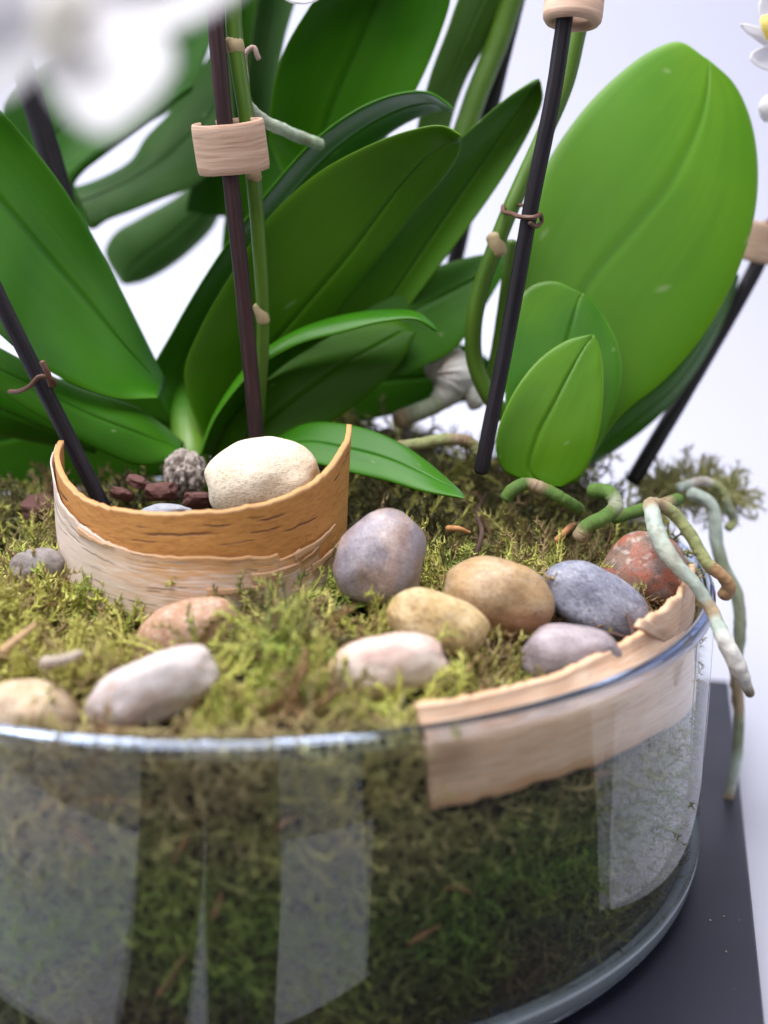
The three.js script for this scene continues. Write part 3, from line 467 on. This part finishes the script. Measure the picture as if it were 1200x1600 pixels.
root(right, pix([[1080, 770, -0.03], [1112, 790, -0.028], [1120, 850, -0.024], [1132, 890, -0.022], [1152, 930, -0.020], [1156, 985, -0.018], [1150, 1050, -0.018], [1155, 1120, -0.018], [1150, 1190, -0.018], [1140, 1240, -0.018], [1134, 1268, -0.018]]), (t) => 0.0026 - 0.0006 * t, [RB, RB, RS, RS, RS, RT, RS, RB, RO], 'blurred grey green root hanging down behind the bowl rim', 0.15);
root(right, pix([[1060, 762, -0.04], [1095, 752, -0.042], [1125, 762, -0.042], [1138, 790, -0.04], [1146, 815, -0.04], [1138, 825, -0.038]]), 0.0018, [RB, RW, RY, RS, RY], undefined, 0.2);
root(right, pix([[790, 778, 0.022], [802, 764, 0.022], [822, 756, 0.020], [850, 764, 0.021], [880, 780, 0.022], [905, 796, 0.018]]), 0.0022, [RG, RG, RT, RG, RG, RG], 'bright green root bent over the soil', 0.1);
root(right, pix([[905, 840, 0.03], [918, 822, 0.03], [945, 808, 0.028], [962, 790, 0.024], [952, 770, 0.02], [925, 766, 0.016]]), (t) => 0.0026, [RT, RG, RG, RS, RG, RG], undefined, 0.1);
root(right, pix([[960, 810, 0.012], [990, 800, 0.010], [1030, 790, 0.006], [1060, 780, 0.0]]), 0.0023, [RG, RG, RT, RG], undefined, 0.1);
root(right, pix([[612, 700, -0.012], [650, 694, -0.012], [705, 686, -0.013], [735, 692, -0.014], [746, 706, -0.014]]), 0.0022, [RT, RY, RY, RT, RY], 'pale yellowish root lying between the orchids', 0.1);
root(back, pix([[622, 656, -0.05], [650, 645, -0.052], [680, 632, -0.055], [702, 606, -0.058], [704, 580, -0.06], [692, 566, -0.062]]), (t) => 0.0036 + 0.0052 * smooth(0.4, 0.85, t), [RT, RS, RS, [0.5, 0.48, 0.46], [0.65, 0.62, 0.62], [0.5, 0.48, 0.46]], 'thick whitish root end between the two orchids', 0.1);
root(back, pix([[728, 596, -0.06], [738, 618, -0.058], [744, 632, -0.058]]), 0.0034, [RW, RW], undefined, 0.1);
root(left, pix([[404, 92, -0.012], [396, 74, -0.012], [384, 84, -0.012], [384, 120, -0.013], [388, 160, -0.015], [410, 186, -0.02], [450, 206, -0.03], [500, 226, -0.04]]), (t) => 0.0009 + 0.0013 * smooth(0.1, 0.7, t), [[0.55, 0.38, 0.34], [0.6, 0.48, 0.44], [0.45, 0.5, 0.4], [0.42, 0.5, 0.4], [0.36, 0.45, 0.32]], 'thin whitish curled root standing free among the leaves', 0.12);

// flowers
const petalMat = new THREE.MeshPhysicalMaterial({ vertexColors: true, roughness: 0.85, transmission: 0.6, thickness: 0 });
function petal(parent, L, M, R, c = [0.84, 0.83, 0.86]) {
  const l = curve(pix(L)), m = curve(pix(M)), r = curve(pix(R)), so = L[0][0];
  const g = shell((u, v) => { const w = u * 2 - 1, a = l.getPoint(v).multiplyScalar(w * (w - 1) / 2), b = m.getPoint(v).multiplyScalar(1 - w * w), d = r.getPoint(v).multiplyScalar(w * (w + 1) / 2); return a.add(b).add(d); }, 20, 30, () => 0.0006, (u, v) => mix3(c, [c[0] * 0.93, c[1] * 0.93, c[2] * 0.94], fbm(u * 30 + so, v * 3, 1, 2)));
  return mesh('petal', g, petalMat, parent);
}
{
  const fl = new THREE.Group(); fl.name = 'flower'; left.add(fl); fl.userData.label = 'large white blurred orchid flower close to the camera';
  const z = 0.25;
  petal(fl, [[100, 30, z], [66, 80, z + 0.009], [82, 140, z + 0.016], [130, 196, z + 0.022], [165, 207, z + 0.024]], [[120, 25, z], [150, 70, z + 0.006], [170, 120, z + 0.013], [172, 172, z + 0.019], [168, 208, z + 0.024]], [[140, 10, z], [228, 30, z + 0.006], [272, 84, z + 0.012], [238, 152, z + 0.019], [170, 207, z + 0.024]]);
  petal(fl, [[110, 10, z], [180, 40, z + 0.004], [270, 44, z + 0.006], [340, 10, z + 0.006], [420, -60, z + 0.002]], [[105, -10, z], [190, -10, z - 0.003], [270, -20, z - 0.002], [340, -40, z], [420, -64, z + 0.002]], [[100, -30, z], [180, -70, z], [270, -100, z], [350, -100, z], [420, -68, z + 0.002]]);
  petal(fl, [[80, 0, z], [20, -60, z], [-60, -60, z], [-140, 0, z], [-170, 60, z]], [[84, 20, z], [30, 30, z - 0.004], [-40, 50, z - 0.004], [-110, 70, z], [-170, 66, z]], [[90, 40, z], [60, 100, z + 0.002], [10, 152, z + 0.003], [-80, 150, z], [-168, 70, z]]);
  petal(fl, [[70, 10, z + 0.004], [40, -10, z + 0.01], [30, -40, z + 0.012], [50, -60, z + 0.01]], [[76, 14, z + 0.004], [66, -6, z + 0.008], [64, -36, z + 0.01], [60, -62, z + 0.01]], [[84, 10, z + 0.004], [92, -10, z + 0.01], [92, -40, z + 0.012], [70, -60, z + 0.01]], [0.85, 0.84, 0.86]);
  const lip = mesh('lip', tube(pix([[84, 60, z + 0.004], [92, 40, z + 0.012], [104, 20, z + 0.014], [120, -10, z + 0.01]]), (t) => 0.0022 + 0.0012 * Math.sin(t * 3.1), 16, 12, (t) => mix3([0.80, 0.78, 0.60], [0.78, 0.76, 0.74], smooth(0.2, 0.6, t))), petalMat, fl);
  petal(fl, [[95, 45, z + 0.006], [120, 20, z + 0.01], [150, 22, z + 0.01], [160, 42, z + 0.01]], [[98, 52, z + 0.006], [120, 44, z + 0.008], [145, 48, z + 0.008], [158, 50, z + 0.01]], [[100, 58, z + 0.006], [120, 66, z + 0.01], [145, 66, z + 0.01], [158, 58, z + 0.01]]);
  const f2 = new THREE.Group(); f2.name = 'flower'; left.add(f2); f2.userData.label = 'sliver of a white flower at the top edge';
  petal(f2, [[440, -60, 0.02], [430, -20, 0.02], [450, 2, 0.02], [475, 6, 0.02]], [[470, -60, 0.016], [470, -30, 0.016], [474, -8, 0.018], [476, 6, 0.02]], [[500, -60, 0.02], [512, -20, 0.02], [496, 0, 0.02], [477, 6, 0.02]]);
  const f3 = new THREE.Group(); f3.name = 'flower'; right.add(f3); f3.userData.label = 'small white flower with a yellow heart at the right edge';
  const q = -0.06;
  petal(f3, [[1206, 80, q], [1180, 60, q + 0.003], [1164, 48, q + 0.004], [1158, 38, q + 0.006]], [[1210, 74, q], [1190, 58, q + 0.001], [1172, 50, q + 0.002], [1158, 40, q + 0.006]], [[1212, 70, q], [1194, 48, q + 0.004], [1174, 40, q + 0.005], [1159, 37, q + 0.006]]);
  petal(f3, [[1230, 70, q], [1200, 72, q + 0.004], [1176, 82, q + 0.005], [1172, 92, q + 0.006]], [[1235, 85, q], [1206, 88, q + 0.002], [1184, 94, q + 0.003], [1173, 93, q + 0.006]], [[1240, 110, q], [1210, 112, q + 0.004], [1186, 104, q + 0.005], [1174, 95, q + 0.006]]);
  petal(f3, [[1240, -20, q], [1205, -20, q], [1186, 10, q + 0.003], [1196, 50, q + 0.004]], [[1245, 0, q], [1220, 0, q - 0.003], [1200, 25, q], [1200, 54, q + 0.004]], [[1250, 30, q], [1235, 30, q], [1218, 50, q + 0.003], [1204, 56, q + 0.004]]);
  mesh('lip', tube(pix([[1196, 30, q + 0.006], [1199, 42, q + 0.008], [1204, 56, q + 0.006]]), 0.0022, 10, 12, () => [0.8, 0.7, 0.25]), petalMat, f3);
  for (const [x, y, r] of [[1200, 168, 0.0042], [1194, 176, 0.0024]]) mesh('flower_bud', tube(pix([[x, y - 14, q], [x + 2, y, q + 0.001], [x + 4, y + 12, q]]), (t) => r * (0.5 + 0.5 * Math.sin(t * 3.14)), 14, 14, () => [0.82, 0.81, 0.82]), petalMat, right);
}

// unseen flower heads added above the frame to shade leaves and soil behind
{
  const one = (w, l, a) => { const c = Math.cos(a), q = Math.sin(a); return shell((u, v) => { const k = (u * 2 - 1) * w * Math.sin(Math.PI * Math.min(0.985, 0.06 + 0.94 * v)) ** 0.7, r = 0.003 + l * v, z = 0.006 * v * v - 0.004 * (u * 2 - 1) ** 2; return V(c * r - q * k, q * r + c * k, z); }, 10, 14, () => 0.0006, () => [0.76, 0.75, 0.785]); };
  const shapes = [one(0.021, 0.036, 0.15), one(0.021, 0.036, Math.PI - 0.15), one(0.013, 0.034, Math.PI / 2), one(0.012, 0.032, -0.9), one(0.012, 0.032, Math.PI + 0.9)];
  const lipShape = tube([V(0, -0.004, 0.002), V(0, -0.009, 0.007), V(0, -0.013, 0.006)], 0.0028, 8, 8, () => [0.8, 0.72, 0.4]);
  for (const [plant, x, y, z, a, b] of [[left, -0.17, 0.37, -0.06, 1.0, 0.5], [left, -0.11, 0.385, -0.03, 0.8, -0.3], [left, -0.055, 0.37, -0.075, 1.1, 0.2], [left, -0.12, 0.40, -0.10, 1.2, -0.4], [left, 0.0, 0.385, -0.05, 0.9, 0.4], [left, -0.04, 0.41, -0.12, 1.2, 0.0],
    [right, 0.045, 0.375, -0.10, 1.1, -0.3], [right, 0.02, 0.40, -0.15, 1.2, 0.3], [right, 0.085, 0.40, -0.12, 1.2, 0.1], [back, -0.09, 0.39, -0.16, 1.2, 0.2], [back, -0.17, 0.40, -0.14, 1.1, 0.5]]) {
    const f = new THREE.Group(); f.name = 'flower'; plant.add(f); f.position.set(x, y, z); f.rotation.set(-a, b, b * 2);
    shapes.forEach((g) => mesh('petal', g, petalMat, f)); mesh('lip', lipShape, petalMat, f);
  }
}

// ---------------------------------------------------------------- stakes, clips, ties
const stakeCol = (a, b) => (t, q, p) => { const n = fbm(q * 22, t * 5, 3, 3), m = fbm(p.x * 90, p.y * 40, p.z * 90, 3); return mix3(a, b, smooth(0.4, 0.7, 0.6 * n + 0.4 * m)); };
const stakeMat = new THREE.MeshPhysicalMaterial({ vertexColors: true, roughness: 0.5, specularIntensity: 0.6, bumpMap: grayTexture(128, (x, y) => fbm(x * 24, y * 3, 6, 3)), bumpScale: 0.0003 });
function stake(label, pts, r, a, b) { return tag(mesh('plant_stake', tube(pix(pts), r, 60, 18, stakeCol(a, b), 0.05), stakeMat), label, 'plant stake', 'dark stakes holding up the orchids'); }
const K1 = [0.008, 0.006, 0.010], K2 = [0.02, 0.016, 0.024], M1 = [0.022, 0.009, 0.011], M2 = [0.05, 0.022, 0.025];
stake('brownish stake standing in the middle behind the cream pebble', [[330, -40, 0.0], [352, 200, 0.0], [372, 380, 0.0], [390, 560, 0.0], [404, 720, 0.0]], 0.0028, M1, M2);
stake('thick black stake seen below the large white flower', [[30, 90, -0.06], [62, 190, -0.06], [92, 290, -0.06], [122, 400, -0.06]], 0.0044, K1, K2);
stake('black stake slanting into the left end of the birch bark', [[-40, 385, 0.02], [20, 510, 0.018], [90, 650, 0.016], [165, 800, 0.014]], (t) => 0.0028, K1, K2);
stake('black stake left of the tall oval leaf with a wire tie', [[890, -30, 0.01], [866, 140, 0.01], [832, 310, 0.01], [798, 500, 0.01], [752, 735, 0.01]], 0.0027, K1, K2);
stake('black stake half hidden behind the middle leaves', [[815, -30, -0.10], [778, 120, -0.10], [742, 270, -0.10], [706, 430, -0.10]], 0.0033, K1, K2);
stake('black stake leaning outward at the right edge', [[1215, 340, -0.092], [1180, 420, -0.09], [1090, 580, -0.08], [990, 750, -0.06]], 0.0033, K1, K2);

const clipTex = colorTexture(512, 128, (u, v) => { const n = fbm(u * 5, v * 16, 2, 4); let c = mix3([0.54, 0.34, 0.25], [0.66, 0.47, 0.37], n); return mix3(c, [0.36, 0.19, 0.11], 0.4 * smooth(0.6, 0.75, fbm(u * 5, v * 22, 5, 3))); });
const clipMat = new THREE.MeshStandardMaterial({ map: clipTex, roughness: 0.7, bumpMap: grayTexture(128, (x, y) => fbm(x * 5, y * 14, 6, 3)), bumpScale: 0.00022 });
function clip(label, x, y, z, rx, rz, h, a0, a1, th, tilt, curl = 0, lean = 0) {
  const g = shell((u, v) => { const a = a0 + (a1 - a0) * u, k = 1 - curl * u; return V(rx * k * Math.sin(a), (v - 0.5) * h + 0.0004 * (fbm(u * 12, v * 1.5, x, 3) - 0.5), rz * k * Math.cos(a)); }, 80, 12, (u, v) => th * (0.45 + 0.55 * Math.sqrt(1 - Math.pow(Math.abs(2 * v - 1), 6))));
  const m = mesh('wooden_clip', g, clipMat);
  m.position.copy(atZ(x, y, z)); m.rotation.set(lean, 0, tilt);
  return tag(m, label, 'clip', 'bent wood clips tying stems to stakes');
}
clip('bent wood clip round the brownish stake in the middle', 362, 229, 0.0, 0.0122, 0.0062, 0.0165, -2.2, 3.6, 0.0014, 0.09, 0.10, 0.22);
clip('bent wood clip at the top edge above the right stake', 898, 2, 0.008, 0.0080, 0.0066, 0.0145, -2.6, 3.6, 0.0040, -0.1, 0.10, -0.25);
clip('bent wood clip at the right edge behind the oval leaf', 1196, 378, -0.094, 0.0115, 0.008, 0.0165, -2.2, 3.2, 0.0012, -0.16, 0.06, 0.1);
const tieMat = new THREE.MeshStandardMaterial({ color: new THREE.Color(0.11, 0.05, 0.035), roughness: 0.55 });
tag(mesh('twist_tie', mergeGeometries([tube(pix([[15, 612, 0.012], [30, 611, 0.016], [48, 602, 0.021], [62, 588, 0.0225], [78, 590, 0.022], [86, 600, 0.019], [78, 604, 0.016]]), 0.0008, 30, 8), tube(pix([[80, 602, 0.02], [74, 582, 0.0225], [66, 566, 0.023]]), 0.0011, 10, 8)]), tieMat), 'brown twist tie on the slanting stake at the left edge', 'twist tie', 'brown ties on the stakes');
tag(mesh('twist_tie', mergeGeometries([tube(pix([[786, 322, -0.022], [786, 330, -0.019], [800, 334, -0.010], [815, 339, 0.012], [832, 340, 0.015], [845, 336, 0.008], [846, 346, 0.006], [836, 354, 0.012], [828, 348, 0.0145]]), 0.0008, 40, 8), tube(pix([[786, 326, -0.02], [800, 322, -0.03], [822, 322, -0.012], [842, 334, 0.004]]), 0.0007, 16, 8)]), tieMat), 'brown wire tie on the right stake beside the oval leaf', 'twist tie', 'brown ties on the stakes');

// ---------------------------------------------------------------- bark chips, twigs, straw
{
  const spots = [[192, 772, 34, 'left'], [250, 768, 50, 'middle'], [306, 782, 42, 'right'], [215, 752, 26, 'back'], [60, 792, 46, 'out']];
  const lab = { left: 'small dark chip left inside the birch bark curl', middle: 'largest dark red-brown chip inside the birch bark curl', right: 'dark chip against the cream pebble', back: 'small chip at the back inside the birch bark curl', out: 'reddish chip on moss left of the birch bark' };
  for (const [x, y, w, k] of spots) {
    let g = new THREE.IcosahedronGeometry(1, 3); g.deleteAttribute('uv'); g.deleteAttribute('normal'); g = mergeVertices(g, 1e-5);
    const a = g.attributes.position;
    for (let i = 0; i < a.count; i++) { const v = V().fromBufferAttribute(a, i); v.multiplyScalar(0.5 + 0.95 * fbm(v.x * 1.3 + x, v.y * 1.3, v.z * 1.3, 4)); v.clamp(V(-1, -0.7, -1), V(1, 0.62, 1)); a.setXYZ(i, v.x, v.y, v.z); }
    g.computeVertexNormals();
    const m = mesh('bark_chip', g, new THREE.MeshStandardMaterial({ color: new THREE.Color(0.12, 0.05, 0.045), roughness: 0.85, flatShading: true }));
    const p = atZ(x, y, k === 'out' ? 0.0 : 0.012), s = pxSize(p) * w * 0.66;
    m.position.copy(p); m.scale.set(s, s * 0.6, s * 0.85); m.rotation.set(rr(-0.5, 0.5), rr(0, 3), rr(-0.5, 0.5));
    tag(m, lab[k], 'bark chip', 'dark bark chips');
  }
}
const twigMat = new THREE.MeshStandardMaterial({ vertexColors: true, roughness: 0.85 });
function twig(name, label, pts, r, c, cat) {
  return tag(mesh(name, tube(pts, (t) => r * (1 - 0.5 * t), 24, 8, (t, a, p) => { const n = 0.6 + 0.8 * fbm(p.x * 500, p.y * 500, p.z * 500, 2); return [c[0] * n, c[1] * n, c[2] * n]; }, 0.2), twigMat), label, cat);
}
const lie = (list, up = 0.003) => list.map(([x, y, l]) => atH(x, y, l ?? up));
twig('twig', 'dark twig lying across the foot of the blue grey pebble', pix([[925, 986, 0.083], [955, 990, 0.085], [985, 998, 0.086], [1012, 1001, 0.084]]), 0.0008, [0.07, 0.035, 0.03], 'twig');
twig('twig', 'short dark twig standing up against the blue grey pebble', pix([[994, 1004, 0.088], [985, 975, 0.083], [976, 948, 0.078]]), 0.0009, [0.08, 0.04, 0.035], 'twig');
twig('twig', 'dark forked twig on the moss above the tan pebble', lie([[742, 872, 0.009], [752, 840, 0.012], [745, 800, 0.012], [760, 770, 0.010]]), 0.0009, [0.06, 0.03, 0.022], 'twig');
twig('twig', 'curved thin pale twig between ochre and mauve pebbles', lie([[762, 1000, 0.003], [766, 1018, 0.006], [780, 1026, 0.006], [800, 1022, 0.004]]), 0.0006, [0.34, 0.24, 0.15], 'twig');
twig('straw', 'pale straw on the moss at the left edge', lie([[4, 1018, 0.014], [30, 996, 0.016], [56, 975, 0.014]]), 0.0013, [0.42, 0.27, 0.15], 'straw');
twig('straw', 'pale grey wood splinter on the moss above the beige pebble', lie([[70, 1036, 0.012], [100, 1030, 0.015], [126, 1020, 0.013]]), 0.0018, [0.40, 0.33, 0.28], 'straw');
twig('straw', 'orange straw on the moss right of the egg pebble', lie([[700, 826, 0.010], [716, 826, 0.012], [734, 832, 0.010]]), 0.0012, [0.42, 0.20, 0.08], 'straw');
twig('straw', 'orange brown straw among moss below the right orchid', lie([[870, 845, 0.010], [884, 830, 0.013], [900, 818, 0.010]]), 0.0013, [0.40, 0.18, 0.08], 'straw');

// ---------------------------------------------------------------- moss
function strandGeometry(bend, curl, twist, nb) {
  // one feathery shoot of unit length: a thin tapering stem with short curved side shoots
  const parts = [], c = curve([V(0, 0, 0), V(0.02, 0.3, bend * 0.15), V(0.08 * curl, 0.58, bend * 0.42), V(0.26 * curl, 0.80, bend * 0.62), V(0.46 * curl, 0.82, bend * 0.55)]);
  const limb = (cv, r0, n) => {
    const pos = [], idx = [];
    for (let j = 0; j <= n; j++) { const t = j / n, p = cv.getPoint(t), T = cv.getTangent(t), a = V(T.y, -T.x, 0.3).normalize(), b = T.clone().cross(a).normalize(), r = r0 * (1 - 0.8 * t); for (let i = 0; i < 3; i++) { const q = i * 2.094; const s = p.clone().addScaledVector(a, r * Math.cos(q)).addScaledVector(b, r * Math.sin(q)); pos.push(s.x, s.y, s.z); } }
    for (let j = 0; j < n; j++) for (let i = 0; i < 3; i++) { const a = j * 3 + i, b = j * 3 + (i + 1) % 3; idx.push(a, b, a + 3, b, b + 3, a + 3); }
    const g = new THREE.BufferGeometry(); g.setAttribute('position', new THREE.Float32BufferAttribute(pos, 3)); g.setIndex(idx); return g;
  };
  parts.push(limb(c, 0.042, 8));
  for (let i = 0; i < nb; i++) {
    const t = 0.12 + 0.86 * i / nb, p = c.getPoint(t), a = i * 2.4 * twist, l = 0.20 * (1 - 0.5 * t) * (0.8 + 0.4 * ((i * 7) % 5) / 5), d = V(Math.cos(a), 0.45, Math.sin(a) * 0.8).normalize();
    parts.push(limb(new THREE.QuadraticBezierCurve3(p, p.clone().addScaledVector(d, l * 0.6), p.clone().addScaledVector(d, l * 0.85).add(V(0.25 * l * curl, 0.3 * l, 0.7 * l * bend))), 0.026, 2));
  }
  const g = mergeGeometries(parts); g.computeVertexNormals(); return g;
}
const variants = [strandGeometry(0.5, 0.9, 1, 22), strandGeometry(1.0, -0.8, 1.1, 20), strandGeometry(-0.7, 1.3, 0.9, 24), strandGeometry(0.2, -1.4, 1.2, 18)];
const mossMat = new THREE.MeshPhysicalMaterial({ color: 0xffffff, roughness: 0.75, transmission: 0.18, thickness: 0 });
const MY = [0.60, 0.60, 0.13], MG = [0.27, 0.36, 0.045], MD = [0.08, 0.115, 0.018], MB = [0.24, 0.125, 0.05], MT = [0.42, 0.30, 0.15];
function scatter(name, label, n, spot) {
  const lists = variants.map(() => []);
  for (let i = 0; i < n; i++) { const s = spot(i); if (s) lists[Math.floor(rnd() * variants.length)].push(s); }
  const g = new THREE.Group(); g.name = numbered(name); scene.add(g); tag(g, label, '', '', 'stuff'); delete g.userData.category;
  const q = new THREE.Quaternion(), q2 = new THREE.Quaternion(), m = new THREE.Matrix4();
  lists.forEach((list, k) => {
    const im = new THREE.InstancedMesh(variants[k], mossMat, list.length); im.name = 'moss_shoots'; im.userData.kind = 'stuff'; im.castShadow = im.receiveShadow = true;
    list.forEach(({ p, d, s, w, c }, i) => {
      q.setFromUnitVectors(V(0, 1, 0), d); q2.setFromAxisAngle(V(0, 1, 0), rr(0, 6.283)); q.multiply(q2);
      im.setMatrixAt(i, m.compose(p, q, V(s * w, s, s * w))); im.setColorAt(i, new THREE.Color(c[0], c[1], c[2]));
    });
    g.add(im);
  });
}
const inPebble = (p, k) => pebbles.some((m) => p.clone().applyMatrix4(m).lengthSq() < k);
const barkIn = (x, z) => ((x + 0.012) / 0.05) ** 2 + ((z - 0.025) / 0.045) ** 2 < 0.9;
function mossColor(x, z, y) {
  const n = fbm(x * 38 + 3, z * 38, y * 38 + 8, 3), b = fbm(x * 60 + 9, z * 60, y * 30 + 2, 3);
  let c = n < 0.5 ? mix3(MG, MD, smooth(0.5, 0.32, n)) : mix3(MG, MY, smooth(0.48, 0.64, n));
  c = mix3(c, MY, 0.6 * rnd() * rnd());
  if (b > 0.51) c = mix3(c, rnd() < 0.7 ? MB : MT, smooth(0.50, 0.62, b) * rr(0.4, 1)); else if (rnd() < 0.10) c = mix3(c, rnd() < 0.5 ? MB : MT, rr(0.4, 1));
  const k = rr(0.7, 1.25); return [c[0] * k, c[1] * k, c[2] * k];
}
scatter('moss', 'loose yellow green feather moss covering the top of the bowl', 24000, () => {
  const r = 0.1545 * Math.sqrt(rnd()), a = rr(0, 6.283), x = r * Math.sin(a), z = r * Math.cos(a);
  if (z < -0.06 && rnd() < 0.5) return null;
  if (barkIn(x, z)) return null;
  const p = V(x, H(x, z) - 0.006 + 0.004 * rnd(), z);
  if (inPebble(p, 1.25) || inPebble(V(p.x, p.y + 0.004, p.z), 1.15)) return null;
  const dense = fbm(x * 85 + 5, z * 85, 4, 3), long = rnd() < 0.14;
  if (dense < 0.46 && rnd() < 0.75 * smooth(0.48, 0.40, dense)) return null;
  const t = fbm(x * 40, z * 40, 12, 2) * 18 + rr(-1.3, 1.3), up = long ? rr(0.2, 0.9) : rr(-0.1, 0.6), d = V(Math.cos(t), up, Math.sin(t)).normalize(), s = long ? rr(0.015, 0.023) : rr(0.008, 0.0165);
  const reach = p.clone().addScaledVector(d, s * 0.9);
  const ar = Math.hypot(reach.x, reach.z);
  if (ar > 0.143 && a > 0.1 && a < 1.5 && a < 6 && reach.y > stripBottom(a) - 0.004) return null;
  if (Math.max(ar, r) > 0.1505 && z > -0.02 && p.y > 0.088) return null;
  if (ar > 0.1535) { const k = 0.1535 / Math.hypot(reach.x, reach.z); if (z > 0 && reach.y < 0.108) { d.x *= 0.2; d.z *= 0.2; d.y = 0.9; d.normalize(); } p.x *= k; p.z *= k; }
  if (inPebble(reach, 1.0)) return null;
  let c = mossColor(x, z, 0); const far = smooth(0.055, -0.015, z + 0.03 * (fbm(x * 50, z * 50, 9, 2) - 0.5)); if (rnd() < far * 0.55) return null; c = mix3(c, mix3([0.055, 0.032, 0.014], MD, rnd() * 0.6), far * 0.85);  // shade beneath the leaves is put into the back moss colour
  const dry = smooth(0.09, 0.135, z + 0.05 * (fbm(x * 55, z * 55, 20, 3) - 0.5)) * smooth(0.42, 0.6, fbm(x * 48 + 2, z * 48, 15, 3));
  c = mix3(c, rnd() < 0.6 ? [0.30, 0.15, 0.07] : MT, 0.9 * dry); { const st = fbm(x * 70 + 40, z * 70, 31, 3); if (st > 0.585) c = mix3(c, rnd() < 0.5 ? MT : [0.24, 0.13, 0.06], smooth(0.57, 0.66, st) * rr(0.5, 1)); }
  if (long) c = mix3(c, MY, 0.6);
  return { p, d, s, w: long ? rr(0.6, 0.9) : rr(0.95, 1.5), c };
});
scatter('moss', 'dark moss pressed against the inside of the glass, base shade coloured in', 42000, () => {
  const a = rr(-2.0, 2.3), y = 0.0098 + 0.096 * rnd(), r = rr(0.1495, 0.1540), x = r * Math.sin(a), z = r * Math.cos(a);
  const t = rr(0, 6.283), T = V(Math.cos(a), 0, -Math.sin(a)), d = T.multiplyScalar(Math.cos(t)).add(V(0, Math.sin(t) * 0.9 + 0.1, 0)).normalize(), s = rr(0.004, 0.009);
  d.add(V(-Math.sin(a) * 0.12, 0, -Math.cos(a) * 0.12)).normalize();
  const p = V(x, y, z), e = p.clone().addScaledVector(d, s);
  if (a > 0.15 && a < 1.45 && Math.max(y, e.y) > stripBottom(a) - 0.002) return null;
  if (e.y > 0.104 && r > 0.15) return null;
  if (e.y > 0.112 || e.y < 0.0092 || Math.hypot(e.x, e.z) > 0.1545) return null;
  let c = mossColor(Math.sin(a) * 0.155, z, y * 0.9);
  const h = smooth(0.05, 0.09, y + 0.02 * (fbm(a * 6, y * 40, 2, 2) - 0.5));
  c = mix3(mix3(c, mix3([0.07, 0.165, 0.006], [0.035, 0.02, 0.01], smooth(0.045, 0.02, y + 0.02 * (fbm(a * 5, y * 30, 7, 2) - 0.5))), 0.72), mix3(c, [0.58, 0.46, 0.24], 0.6), h);  // tan top and green are its own; shade at the base is coloured in
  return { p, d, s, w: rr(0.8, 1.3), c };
});
scatter('moss', 'wisps of brownish moss spilling over the rim behind the hanging roots', 420, () => {
  const t = rnd(), p = atZ(1010 + 130 * t + rr(-14, 14), 772 - 14 * Math.sin(t * 3) + rr(-12, 26), -0.065 + rr(-0.015, 0.012)), a = rr(0, 6.283), d = V(Math.cos(a), rr(-0.5, 0.8), Math.sin(a)).normalize();
  return { p, d, s: rr(0.008, 0.015), w: rr(0.9, 1.4), c: mix3(mix3(mossColor(p.x, p.z, 0), [0.55, 0.58, 0.25], 0.6), MT, rr(0, 0.5)) };
});
{
  // crumbs on the board
  const cr = [];
  for (let i = 0; i < 13; i++) {
    const a = rr(0.9, 1.75), r = rr(0.163, 0.20), p = V(r * Math.sin(a), 0, r * Math.cos(a)), k = new THREE.IcosahedronGeometry(rr(0.00015, 0.0004) * (i < 2 ? 1.8 : 1), 1);
    k.scale(1, 0.5, 1 + rnd()); k.translate(p.x, -0.0002, p.z);
    if (p.clone().sub(TRAY.far).dot(TRAY.p) > 0.004) cr.push(k);
  }
  tag(mesh('crumbs', mergeGeometries(cr), new THREE.MeshStandardMaterial({ color: new THREE.Color(0.3, 0.25, 0.2), roughness: 0.9 })), 'tiny pale crumbs and dust on the dark board', '', '', 'stuff');
  // litter caught between moss and glass
  const gs = [];
  for (const [x0, y0, x1, y1] of [[100, 1300, 150, 1340], [130, 1255, 230, 1262], [245, 1560, 290, 1490], [270, 1350, 300, 1290], [640, 1480, 690, 1450], [430, 1300, 470, 1275], [700, 1390, 740, 1400], [60, 1270, 110, 1235], [930, 1215, 960, 1210], [330, 1440, 345, 1400]]) {
    const f = (x, y) => { const p = atCyl(x, y, 0.1556), k = 0.1541 / Math.hypot(p.x, p.z); p.x *= k; p.z *= k; return p; };
    gs.push(tube([f(x0, y0), f((x0 + x1) / 2 + 4, (y0 + y1) / 2 - 3), f(x1, y1)], (t) => 0.0012 - 0.0009 * Math.abs(t - 0.4) * 1.4, 10, 7, null, 0.35));
  }
  tag(mesh('straw_litter', mergeGeometries(gs), new THREE.MeshStandardMaterial({ color: new THREE.Color(0.20, 0.11, 0.045), roughness: 0.8 })), 'orange straw bits among the moss behind the glass', '', '', 'stuff');
}
for (const o of scene.children) if (o.userData.category === '') delete o.userData.category;
renderer.render(scene, camera);
